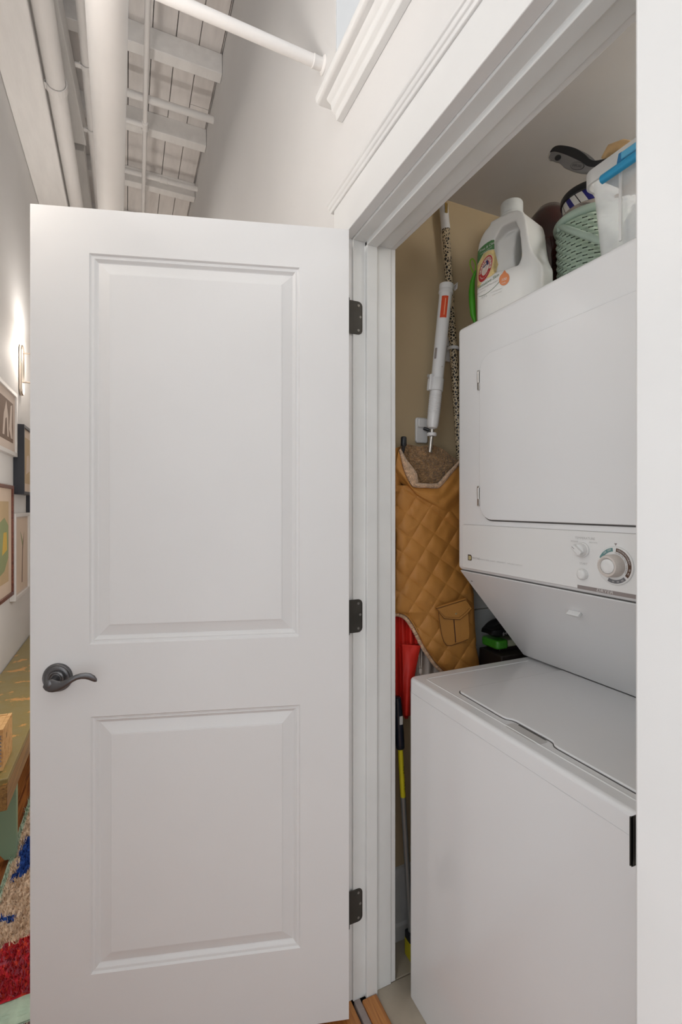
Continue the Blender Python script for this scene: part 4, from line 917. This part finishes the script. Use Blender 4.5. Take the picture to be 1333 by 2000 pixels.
dirp = (t1 - t0).normalized(); pb_ = t0 + dirp * ((t0.z - 0.06) / -dirp.z)
pb_.y = 1.250
lp_ = thing('mop', 'leopard print mop handle with white end cap clipped to the closet wall', 'mop', (pb_.x, pb_.y, 0.0))
q1 = on_y(871, 446, 1.250)
MB().tube([q1, t0 + dirp * 1.1, pb_], 0.0122, 20).build('handle', M_leo, lp_, smooth=True)
cpb = MB().tube([t0 + dirp * -0.004, t0, q1, q1 + dirp * 0.004], [0.010, 0.0135, 0.0142, 0.0138], 20); cpb.build('end_cap', M_white, lp_, smooth=True)
MB().box(t0.x - 0.005, t0.x + 0.005, 1.2345, 1.2370, t0.z - 0.030, t0.z + 0.001).build('hanging_slot', M_brass, lp_, 0.001)
MB().box(pb_.x - 0.10, pb_.x + 0.14, 1.236, 1.272, 0.002, 0.06).build('mop_head', M_white, lp_, 0.01)
# white extending duster
d0, d1 = on_y(873, 556, 1.205), on_y(845, 836, 1.205)
ax = (d0 - d1).normalized(); LD = (d0 - d1).length
du = thing('spray_mop_tube', 'thick white plastic tube with orange sticker leaning on the closet wall', 'tube', tuple(d1 + Vector((0, 0, -0.05))))
R0 = 0.0188
MB().lathe([(0.006, -0.004), (0.014, 0.0), (0.0172, 0.008), (0.0182, 0.02), (0.0185, 0.115)] , d1, ax, 32).build('lower_grip', M_white, du, smooth=True)
rgm = MB()
for i in range(9): rgm.lathe([(0.0183, 0), (0.0193, 0.0015), (0.0193, 0.003), (0.0183, 0.0045)], d1 + ax * (0.045 + 0.0065 * i), ax, 32, closed=False)
rgm.build('grip_ridges', M_white, du, smooth=True)
MB().lathe([(0.0185, 0.112), (0.0210, 0.114), (0.0210, 0.150), (0.0195, 0.152)], d1, ax, 32).build('collar', M_white, du, smooth=True)
MB().lathe([(R0, 0.15), (R0 + 0.001, LD - 0.03), (R0 + 0.0035, LD - 0.028), (R0 + 0.0035, LD - 0.020), (R0 + 0.002, LD - 0.018), (R0 + 0.0035, LD - 0.012), (R0 + 0.0035, LD - 0.002), (R0 - 0.001, LD), (0.004, LD + 0.003)], d1, ax, 36).build('tube_body', M_white, du, smooth=True)
side = Vector((0, -1, 0)).cross(ax).normalized(); side = -side if side.x > 0 else side
cl = d1 + ax * 0.135 + side * 0.022
MB().box(-0.008, 0.010, -0.008, 0.008, -0.024, 0.026, T=lambda p: cl + Vector((p.x, p.y, 0)) + ax * p.z).build('catch', M_white, du, 0.003)
MB().tube([cl + Vector((-0.010, -0.002, 0.012)), cl + Vector((-0.013, -0.002, 0.018)), cl + Vector((-0.010, -0.002, 0.024))], 0.0022, 8).build('catch_wire', M_chrome, du)
MB().box(-0.003, 0.003, -0.003, 0.003, -0.016, 0.016, T=lambda p: d1 + ax * (0.225 + p.z) + side * (0.0175 + p.x) + Vector((0, p.y - 0.006, 0))).build('notch', M_grey, du)
MB().lathe([(0.0022, 0), (0.002, 0.001)], d1 + ax * 0.185 + Vector((0.0, -0.0192, 0)), (0, -1, 0), 12).build('button', M_lgrey, du)
def sticker(u, v):
    g = math.radians(-8 - 58 * u); a = d1 + ax * (0.335 + 0.068 * v); s2 = (ax.cross(side)).normalized(); s2 = s2 if s2.y < 0 else -s2
    return a + (side * -math.sin(g) + s2 * math.cos(g)) * (R0 + 0.0014)
MB().grid(10, 4, sticker).build('sticker', mat('orange_sticker', (0.62, 0.06, 0.012), 0.4), du, smooth=True)
MB().grid(4, 4, lambda u, v: sticker(0.35 + 0.12 * u, 0.12 + 0.76 * v) + Vector((0, -0.0006, 0))).build('sticker_lettering', mat('sticker_pale', (0.75, 0.35, 0.2), 0.4), du)
MB().tube([d1 + ax * -0.004, d1 + ax * -0.075], 0.0062, 16).build('inner_rod', M_chrome, du, smooth=True)
hk = on_y(886, 560, 1.210)
MB().tube([d0 + ax * -0.008 + Vector((0.018, 0, 0)), hk + Vector((0.002, -0.012, 0.004)), hk + Vector((0.008, -0.004, 0)), hk + Vector((0.004, 0.004, -0.006))], [(0.008, 0.002)] * 4, 10).build('retaining_ear', M_white, du, smooth=True)
# wall clips
def clip(c, label, hx, ring_c, rr):
    t = thing('pole_clip', label, 'clip', (c.x, 1.276, c.z - 0.04), 'white adhesive pole clips on the closet wall')
    MB().prism([(c.x + a, c.z + b) for a, b in rrect(-0.022, 0.022, -0.040, 0.040, 0.008, 5)], XZ, 1.266, 1.2758).build('plate', M_white, t, 0.003, 3)
    MB().prism([(c.x + a, c.z + b) for a, b in rrect(-0.018, 0.018, 0.008, 0.036, 0.005, 4)], XZ, 1.258, 1.2662).build('boss', M_white, t, 0.003, 3)
    MB().tube([(c.x + 0.004, 1.262, c.z + 0.006), (c.x + 0.018, 1.245, c.z - 0.004), (ring_c.x - rr * 0.8, ring_c.y, ring_c.z + 0.004)], 0.0055, 12).build('arm', M_black, t, smooth=True)
    pts = [ring_c + Vector((math.cos(g) * rr, math.sin(g) * rr, 0)) for g in [math.radians(-200 + 290 * i / 20) for i in range(21)]]
    MB().tube(pts, [(0.003, 0.0055)] * 21, 10).build('ring', M_white, t, smooth=True)
    return t
pa_ = on_y(823, 841, 1.272)
clip(Vector((pa_.x, 0, pa_.z)), 'white pole clip holding the rod just above the vest', 0, d1 + ax * -0.020, 0.0125)
pa_ = on_y(876, 683, 1.272)
rc = t0 + dirp * ((t0.z - 1.836) / -dirp.z)
clip(Vector((pa_.x + 0.002, 0, pa_.z)), 'white pole clip holding the leopard print handle by the dryer', 0, rc, 0.0165)
# black coat hook
hk0 = on_y(786, 857, 1.20)
ch = thing('coat_hook', 'black wire coat hook above the quilted vest', 'hook', (hk0.x, 1.276, hk0.z - 0.06))
MB().tube([(hk0.x + 0.004, 1.2755, hk0.z - 0.062), (hk0.x + 0.003, 1.25, hk0.z - 0.066), (hk0.x + 0.002, 1.22, hk0.z - 0.055), (hk0.x, 1.195, hk0.z - 0.035), (hk0.x - 0.001, 1.19, hk0.z - 0.018)], 0.0052, 14).build('arm', M_black, ch, smooth=True)
MB().lathe([(0.006, 0), (0.0085, 0.003), (0.0085, 0.026), (0.006, 0.029)], (hk0.x - 0.001, 1.19, hk0.z - 0.024), (0, 0, 1), 20).build('knob', M_black, ch, smooth=True)
MB().lathe([(0.014, 0), (0.014, 0.004), (0.010, 0.006)], (hk0.x + 0.004, 1.2758, hk0.z - 0.062), (0, -1, 0), 24).build('wall_plate', M_black, ch, smooth=True)

# ------------------------------------------------------------------ quilted vest
def interp(T, y):
    for (a, b), (c, d) in zip(T, T[1:]):
        if a <= y <= c: return b + (d - b) * (y - a) / (c - a)
    return T[-1][1] if y > T[-1][0] else T[0][1]
LE = [(925, 768), (960, 769), (1000, 768), (1040, 772), (1080, 773), (1120, 771), (1160, 769), (1196, 768), (1199, 782), (1203, 792), (1210, 799), (1222, 807), (1240, 817), (1260, 827), (1280, 840), (1295, 851), (1308, 864), (1318, 876)]
RE = [(925, 904), (1000, 908), (1060, 910), (1100, 912), (1130, 920), (1160, 926), (1195, 927), (1230, 929), (1250, 931), (1262, 930), (1285, 935), (1300, 937), (1318, 940)]
M_vest = mat('tan_quilted_cloth', (0.46, 0.205, 0.042), 0.6, 0.25, 240, 0.10, vscale=9)
M_fl = mat('fleece_pale', (0.62, 0.42, 0.27), 0.95, 1.0, 160, 0.35, vscale=110, fuzz=0.3)
M_fl2 = mat('fleece_brown', (0.34, 0.20, 0.09), 0.95, 1.0, 130, 0.45, vscale=80, fuzz=0.3)
def quilt(px, py):
    bend = 3.0 * math.sin(py * 0.02)
    a = (py - 0.73 * px - 0.5 * bend) / 42.0 - 0.017; b = (py + 1.62 * px + bend) / 65.0 - 0.25
    return (abs(math.sin(math.pi * a)) ** 0.55) * (abs(math.sin(math.pi * b)) ** 0.55)
def vest_y(px, py):
    u = (px - interp(LE, py)) / max(1, interp(RE, py) - interp(LE, py))
    e = max(0.0, 1 - (2 * u - 1) ** 2) ** 0.5
    y = 1.214 - 0.026 * e - 0.0075 * quilt(px, py) * min(1, e * 3)
    y += 0.006 * noise.noise(Vector((px * 0.022, py * 0.017, 1.0))) + 0.003 * noise.noise(Vector((px * 0.07, py * 0.05, 4.0)))
    # the sag where the collar folds into the body
    k1 = (py - (962 + 0.62 * (px - 775)))
    y -= 0.010 * math.exp(-((k1 + 20) / 16.0) ** 2) * (1 if px > 775 else 0)
    return y
vt = thing('quilted_vest', 'tan quilted vest with fleece lined collar hanging on the black hook', 'vest', (0.86, 1.22, 0.85))
NU, NV = 150, 330
def vfront(u, v):
    py = 948 + (1318 - 948) * v; px = interp(LE, py) + (interp(RE, py) - interp(LE, py)) * u
    return on_y(px, py, vest_y(px, py))
mb = MB().grid(NU, NV, vfront)
def vback(u, v):
    p = vfront(u, v); e = max(0.0, 1 - (2 * u - 1) ** 2) ** 0.5
    return (p.x, 1.217 + 0.006 * e, p.z)
mb.grid(30, 60, vback)
mb.build('quilted_body', M_vest, vt, smooth=True)
# collar: back lining, front lining lip, outer fold
CR = [(779, 880), (783, 893), (787, 910), (793, 928), (800, 942), (806, 950), (818, 953), (832, 953), (846, 954), (858, 953), (868, 944), (880, 929), (892, 915), (902, 903)]
CRs = crv([(float(a), float(b)) for a, b in CR], 6)
def back_lining(u, v):
    # u across, v down: from the top edge of the collar to the rim curve
    top = [(0.0, 784, 864), (0.15, 798, 868), (0.35, 820, 872), (0.55, 845, 868), (0.75, 868, 878), (0.9, 886, 893), (1.0, 900, 899)]
    for (a, x0, y0), (b, x1, y1) in zip(top, top[1:]):
        if a <= u <= b: t = (u - a) / (b - a); tx_, ty_ = x0 + (x1 - x0) * t, y0 + (y1 - y0) * t; break
    i = u * (len(CRs) - 1); i0 = int(i); i1 = min(i0 + 1, len(CRs) - 1); f_ = i - i0
    bx2, by2 = CRs[i0][0] * (1 - f_) + CRs[i1][0] * f_, CRs[i0][1] * (1 - f_) + CRs[i1][1] * f_
    px, py = tx_ + (bx2 - tx_) * v, ty_ + (by2 - ty_) * v
    y = 1.238 - 0.018 * v - 0.010 * math.sin(math.pi * v) * math.sin(math.pi * u) + 0.0045 * noise.noise(Vector((px * 0.35, py * 0.35, 0))) + 0.003 * noise.noise(Vector((px * 0.9, py * 0.9, 5)))
    y -= 0.012 * math.exp(-((u - 0.42 - 0.25 * v) / 0.10) ** 2) * v
    return on_y(px, py, y)
MB().grid(120, 90, back_lining).build('collar_lining', M_fl2, vt, smooth=True)
def lip(u, v):
    i = u * (len(CRs) - 1); i0 = int(i); i1 = min(i0 + 1, len(CRs) - 1); f_ = i - i0
    px, py = CRs[i0][0] * (1 - f_) + CRs[i1][0] * f_, CRs[i0][1] * (1 - f_) + CRs[i1][1] * f_
    wdt = 6.0 + 16.0 * math.exp(-((u - 0.28) / 0.15) ** 2) + 4 * math.exp(-((u - 0.7) / 0.2) ** 2)
    g = math.pi * 1.15 * v
    nx, ny = (0.72, -0.70) if u < 0.4 else ((-0.1, -1.0) if u < 0.72 else (-0.75, -0.65))
    o_ = wdt * (1 - math.cos(g)) * 0.5
    y = 1.178 - 0.010 * math.sin(g) + 0.004 * noise.noise(Vector((px * 0.7 + v * 16, py * 0.7, 2))) + 0.03 * max(0, v - 0.5) * 0.6
    if u < 0.12: y += (0.12 - u) * 0.16
    return on_y(px + nx * o_, py + ny * o_, y)
MB().grid(160, 18, lip).build('fleece_lip', M_fl, vt, smooth=True)
def outer(u, v):
    i = u * (len(CRs) - 1); i0 = int(i); i1 = min(i0 + 1, len(CRs) - 1); f_ = i - i0
    px, py = CRs[i0][0] * (1 - f_) + CRs[i1][0] * f_, CRs[i0][1] * (1 - f_) + CRs[i1][1] * f_
    # lower edge: the fold line where the collar meets the body
    lx_, ly_ = 768 + 142 * u, 905 + 140 * u ** 0.9 if u > 0 else 905
    lx_ = 769 + 136 * u; ly_ = 930 + 122 * min(1, u * 1.0)
    x_, y_ = px + (lx_ - px) * v, py + (ly_ - py) * v
    bul = math.sin(math.pi * min(1, v * 1.0)) * 0.022
    y = 1.176 - bul * (0.5 + 0.5 * math.sin(math.pi * u)) + 0.022 * v + 0.0035 * math.sin(v * 16 + u * 5 + 1.5 * math.sin(u * 7)) * min(1, v * 3) * (0.3 + 0.7 * u)
    y += 0.004 * noise.noise(Vector((x_ * 0.05, y_ * 0.05, 9)))
    return on_y(x_, y_, y)
MB().grid(110, 60, outer).build('collar', M_vest, vt, smooth=True)
# shoulder fold at the far left, from the hook down the jamb side
def shoulder(u, v):
    px = 766 + (782 - 766) * u * (1 + 0.3 * v); py = 872 + (960 - 872) * v + (1 - u) * 6 * (1 - v)
    return on_y(px, py, 1.205 - 0.016 * math.sin(math.pi * u) + 0.004 * math.sin(v * 9))
MB().grid(16, 30, shoulder).build('shoulder', M_vest, vt, smooth=True)
# seam cord at the fold
# armhole: fleece edge and piping
AH = crv([(770.0, 1198.0), (782, 1198.5), (792, 1203), (799, 1210), (807, 1222), (817, 1240), (827, 1260), (840, 1280), (851, 1295), (864, 1308), (876, 1318)], 14)
pts = []; rr_ = []
for i, (a, b) in enumerate(AH):
    pts.append(on_y(a - 2.2, b + 2.2, 1.212 + 0.0015 * noise.noise(Vector((i * 0.9, 0, 0))))); rr_.append(0.0058 + 0.0022 * noise.noise(Vector((i * 0.7, 3, 0))))
MB().tube(pts, rr_, 12).build('armhole_fleece', M_fl, vt, smooth=True)
MB().tube([on_y(a + 2.0, b - 2.0, 1.203) for a, b in AH], 0.0026, 10).build('armhole_piping', M_vest, vt, smooth=True)
# pocket
def plate(name, P, dy, th, m, par, bevel=0.0012):
    front = [on_y(a, b, vest_y(a, b) - dy) for a, b in P]; ym = sum(p.y for p in front) / len(front)
    c = [on_y(a, b, ym) for a, b in P]
    n_ = len(P); vs = [p + Vector((0, -th, 0)) for p in c] + [p + Vector((0, 0.004, 0)) for p in c]
    return MB().add(vs, [tuple(range(n_)), tuple(range(n_, 2 * n_))[::-1]] + [(i, n_ + i, n_ + (i + 1) % n_, (i + 1) % n_) for i in range(n_)]).build(name, m, par, bevel, 2, smooth=True)
pk = plate('pocket', crv([(856.5, 1192), (859, 1215), (863, 1240), (867, 1253), (873, 1260), (882, 1260.5), (900, 1254), (914, 1248.5), (917, 1240), (916, 1215), (914, 1185)], 4), 0.006, 0.002, M_vest, vt)
plate('pocket_pleat', [(888, 1205), (899, 1203), (899.5, 1252), (891.5, 1255)], 0.008, 0.0022, M_vest, pk, 0.0008)
plate('pleat_shade_strip', [(885.8, 1206), (887.6, 1206), (891.0, 1254.5), (889.8, 1255)], 0.0078, 0.001, mat('pleat_shade_dark', (0.06, 0.022, 0.008), 0.8), pk, 0)  # dark strip paints the shade beside the pleat fold
plate('pocket_welt', [(851.5, 1185.3), (908.5, 1167.5), (910.5, 1170.8), (853.0, 1188.3)], 0.0125, 0.005, M_vest, vt, 0.001)
fp = plate('pocket_flap', [(854, 1188.5), (909.5, 1171.5), (913, 1176), (921, 1188), (911, 1199), (898, 1209.3), (883, 1208.5), (867.5, 1207.3), (860, 1198)], 0.0150, 0.004, M_vest, vt)
M_stitch_shade = mat('stitch_shade_brown', (0.12, 0.05, 0.012), 0.8)  # brown lines draw stitching and also the edge shade of pocket and flap
def stitch_shade_line(P, dy, r_, par):
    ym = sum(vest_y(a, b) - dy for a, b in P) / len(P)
    MB().tube([on_y(a, b, ym) for a, b in P], r_, 6).build('stitch_shade', M_stitch_shade, par, smooth=True)
stitch_shade_line([(855.5, 1190), (861, 1199), (868, 1208.2), (883, 1209.3), (898.3, 1210.2), (911.5, 1199.6), (921.6, 1188.2)], 0.0150, 0.0011, fp)
stitch_shade_line([(858, 1192), (863, 1198), (869.5, 1205), (883, 1206), (897, 1206.6), (909, 1197), (917.5, 1188)], 0.0190, 0.0004, fp)
stitch_shade_line([(852, 1189.2), (880, 1180.6), (910, 1171.4)], 0.0180, 0.0010, fp)
stitch_shade_line([(857, 1196), (859.3, 1215), (863.4, 1240), (867.3, 1253), (873, 1260.3), (882, 1260.9), (900, 1254.6), (914, 1249)], 0.0075, 0.0009, pk)
bp0 = on_y(890.4, 1197, 1.1835)
vy = vest_y(890, 1197)
MB().lathe([(0.0062, 0), (0.0062, 0.0015), (0.0050, 0.0026), (0.003, 0.0030)], on_y(890.4, 1197, vy - 0.0205), (0, -1, 0.15), 24).build('snap_button', mat('antique_brass', (0.50, 0.40, 0.20), 0.35, metal=0.8), fp, smooth=True)

# ------------------------------------------------------------------ red bag, cream cloth, pole tool beneath the vest
M_red = mat('red_cloth', (0.60, 0.022, 0.012), 0.55, 0.2, 160, 0.12, vscale=12)
rb = thing('red_raincoat', 'red coat hanging in folds below the vest', 'coat', (0.74, 1.24, 0.72))
RR = [(1195, 812), (1230, 826), (1258, 830), (1262, 812), (1300, 810), (1340, 806), (1380, 803), (1390, 802), (1396, 799), (1404, 796)]
LL = [(1195, 758), (1340, 760), (1372, 770), (1385, 782), (1396, 788), (1404, 792)]
def redf(u, v):
    py = 1195 + 209 * v; a, b = interp(LL, py), interp(RR, py); px = a + (b - a) * u
    y = 1.232 + 0.0065 * math.sin(px * 0.42 + 0.8 * math.sin(py * 0.012)) + 0.004 * math.sin(px * 0.17 + py * 0.01) + 0.003 * noise.noise(Vector((px * .06, py * .03, 7)))
    return on_y(px, py, y)
mb = MB().grid(70, 70, redf); o = mb.build('back_panel', M_red, rb, smooth=True); mo = o.modifiers.new('s', 'SOLIDIFY'); mo.thickness = 0.003; mo.offset = 0
def redp(u, v):
    py = 1258 + 140 * v + 3 * u * (1 - v); a = 786 + 3 * v; b = interp([(1258, 822), (1300, 813), (1340, 806), (1380, 803), (1398, 801)], py); px = a + (b - a) * u
    y = 1.214 + 0.004 * math.sin(u * 5.0 + v * 2.5) - 0.006 * math.sin(math.pi * u) + 0.010 * max(0, v - .85) + 0.003 * noise.noise(Vector((px * .07, py * .04, 1)))
    return on_y(px, py, y)
mb = MB().grid(40, 60, redp); o = mb.build('front_panel', M_red, rb, smooth=True); mo = o.modifiers.new('s', 'SOLIDIFY'); mo.thickness = 0.004; mo.offset = 0
cw = thing('canvas_bag', 'cream canvas drawstring bag showing below the vest', 'bag', (0.83, 1.25, 0.70))
M_cream = mat('cream_canvas', (0.50, 0.44, 0.39), 0.85, 0.3, 120, 0.12, vscale=14)
def crf(u, v):
    px = 798 + 90 * u; py = 1225 + 130 * v
    return on_y(px, py, 1.247 + 0.006 * math.sin(px * 0.32 + 1.0 * math.sin(py * 0.01)) + 0.004 * noise.noise(Vector((px * .05, py * .05, 3))))
o = MB().grid(60, 40, crf).build('cloth', M_cream, cw, smooth=True); mo = o.modifiers.new('s', 'SOLIDIFY'); mo.thickness = 0.003; mo.offset = 0
for dx in (0, 5.5):
    MB().tube([on_y(819 + dx, 1258, 1.232), on_y(818.5 + dx, 1280, 1.231), on_y(820 + dx * .6, 1304, 1.230)], 0.0021, 8).build('drawstring', M_cream, cw, smooth=True)
MB().lathe([(0.002, 0.0), (0.007, 0.006), (0.007, 0.012), (0.0045, 0.02)], on_y(822, 1318, 1.228), (0, 0, 1), 14).build('toggle', M_cream, cw, smooth=True)

g0, g1 = on_y(776.5, 1360, 1.19), on_y(796, 1700, 1.195)
pd = (g1 - g0).normalized()
def pt_(py): 
    t = (py - 1360) / 340.0; return g0 + (g1 - g0) * t
sq = thing('dust_mop', 'yellow and grey pole with black grip leaning beside the washer', 'pole', (g1.x, g1.y, 0))
rr = 0.0125
MB().lathe([(0.006, 0), (0.0105, 0.003), (0.0115, 0.02), (0.0118, 0.04), (0.0128, 0.07), (0.0132, 0.13), (0.0128, 0.150), (0.011, 0.153)], g0, pd, 28).build('grip', mat('black_blue_grip', (0.010, 0.013, 0.022), 0.28), sq, smooth=True)
LG = 0.152; yl = (pt_(1555) - g0).length; e_ = g0 + pd * ((g0.z - 0.05) / -pd.z)
MB().tube([g0 + pd * LG, g0 + pd * yl], 0.0078, 20).build('yellow_section', mat('yellow_pole', (0.55, 0.47, 0.015), 0.35), sq, smooth=True)
MB().tube([g0 + pd * (yl - 0.001), e_], 0.0079, 20).build('grey_section', mat('grey_pole', (0.26, 0.26, 0.25), 0.35, metal=0.5), sq, smooth=True)
for s_, dz in (('MAX', 0.215), ('1/2 in', 0.262)):
    c2 = g0 + pd * dz
    MB().text(s_, 0.011, lambda u, v: c2 + pd * u + Vector((v + 0.002, -0.0080 + abs(v) * 0.25, 0))).build('lettering', M_black, sq)
MB().box(-0.004, 0.006, -0.0145, -0.011, -0.012, 0.012, T=lambda p: g0 + pd * 0.066 + p).build('grip_label', M_lgrey, sq, 0.001)
MB().box(e_.x - 0.014, e_.x + 0.03, 1.17, 1.215, 0.004, 0.058).build('foot', mat('yellow_foot', (0.42, 0.36, 0.01), 0.4), sq, 0.005)
MB().box(e_.x - 0.016, e_.x + 0.03, 1.18, 1.21, 0.058, 0.082).build('foot_clamp', M_black, sq, 0.004)

# ------------------------------------------------------------------ clutter behind, seen under the dryer's slope
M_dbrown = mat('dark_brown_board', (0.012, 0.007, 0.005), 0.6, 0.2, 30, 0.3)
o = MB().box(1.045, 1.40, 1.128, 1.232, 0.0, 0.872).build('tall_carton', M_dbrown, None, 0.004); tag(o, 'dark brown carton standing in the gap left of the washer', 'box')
gp0 = thing('sponge_packet', 'green and white packet lying on the dark carton under the dryer', 'packet', (1.16, 1.2, 0.873))
mb = MB().prism(rrect(1.085, 1.33, 1.160, 1.228, 0.012, 4), XY, 0.884, 0.905); mb.build('packet', mat('packet_cream', (0.42, 0.42, 0.30), 0.5, 0, 20, 0.2), gp0, 0.005)
mb = MB().prism(rrect(1.052, 1.100, 1.154, 1.232, 0.012, 4), XY, 0.882, 0.909); mb.build('wrapper', mat('packet_green', (0.05, 0.26, 0.02), 0.3, 0.3, 30, 0.3), gp0, 0.006, 3)
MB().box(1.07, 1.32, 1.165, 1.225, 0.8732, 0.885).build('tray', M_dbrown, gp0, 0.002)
bg = thing('black_bag', 'shiny black bag with green patches on top of the packet', 'bag', (1.2, 1.2, 0.912))
def bgf(u, v):
    g = 2 * math.pi * u; h = v
    r1 = math.sin(math.pi * min(0.999, max(0.001, h))) ** 0.45
    return (1.168 + 0.135 * r1 * math.copysign(abs(math.cos(g)) ** 0.6, math.cos(g)) + 0.01 * noise.noise(Vector((u * 9, v * 5, 0))), 1.190 + 0.040 * r1 * math.copysign(abs(math.sin(g)) ** 0.6, math.sin(g)), 0.911 + (0.045 + 0.25 * max(0, 0.135 * r1 * math.cos(g) + 0.12)) * h + 0.008 * noise.noise(Vector((u * 7, v * 9, 2))))
MB().grid(60, 24, bgf).build('bag', mat('shiny_black_film', (0.005, 0.005, 0.006), 0.4, 0.6, 30, spec=0.25), bg, smooth=True)
MB().lathe([(0.003, 0), (0.028, 0.0006), (0.02, 0.002)], (1.130, 1.150, 0.938), (0, -1, 0), 20).build('green_patch', mat('bag_green', (0.02, 0.25, 0.03), 0.3), bg, smooth=True)
MB().text('fresh', 0.016, lambda u, v: (1.085 + u, 1.1495, 0.935 + v + 0.3 * u)).build('lettering', M_lgrey, bg)
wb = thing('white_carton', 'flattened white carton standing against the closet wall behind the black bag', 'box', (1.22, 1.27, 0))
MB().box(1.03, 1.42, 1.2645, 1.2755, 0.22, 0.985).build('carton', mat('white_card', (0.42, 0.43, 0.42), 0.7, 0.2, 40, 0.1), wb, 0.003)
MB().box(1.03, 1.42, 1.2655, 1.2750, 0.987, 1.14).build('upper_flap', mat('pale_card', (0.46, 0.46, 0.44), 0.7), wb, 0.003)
for o in bpy.data.objects:
    if '_o' in o: del o['_o']
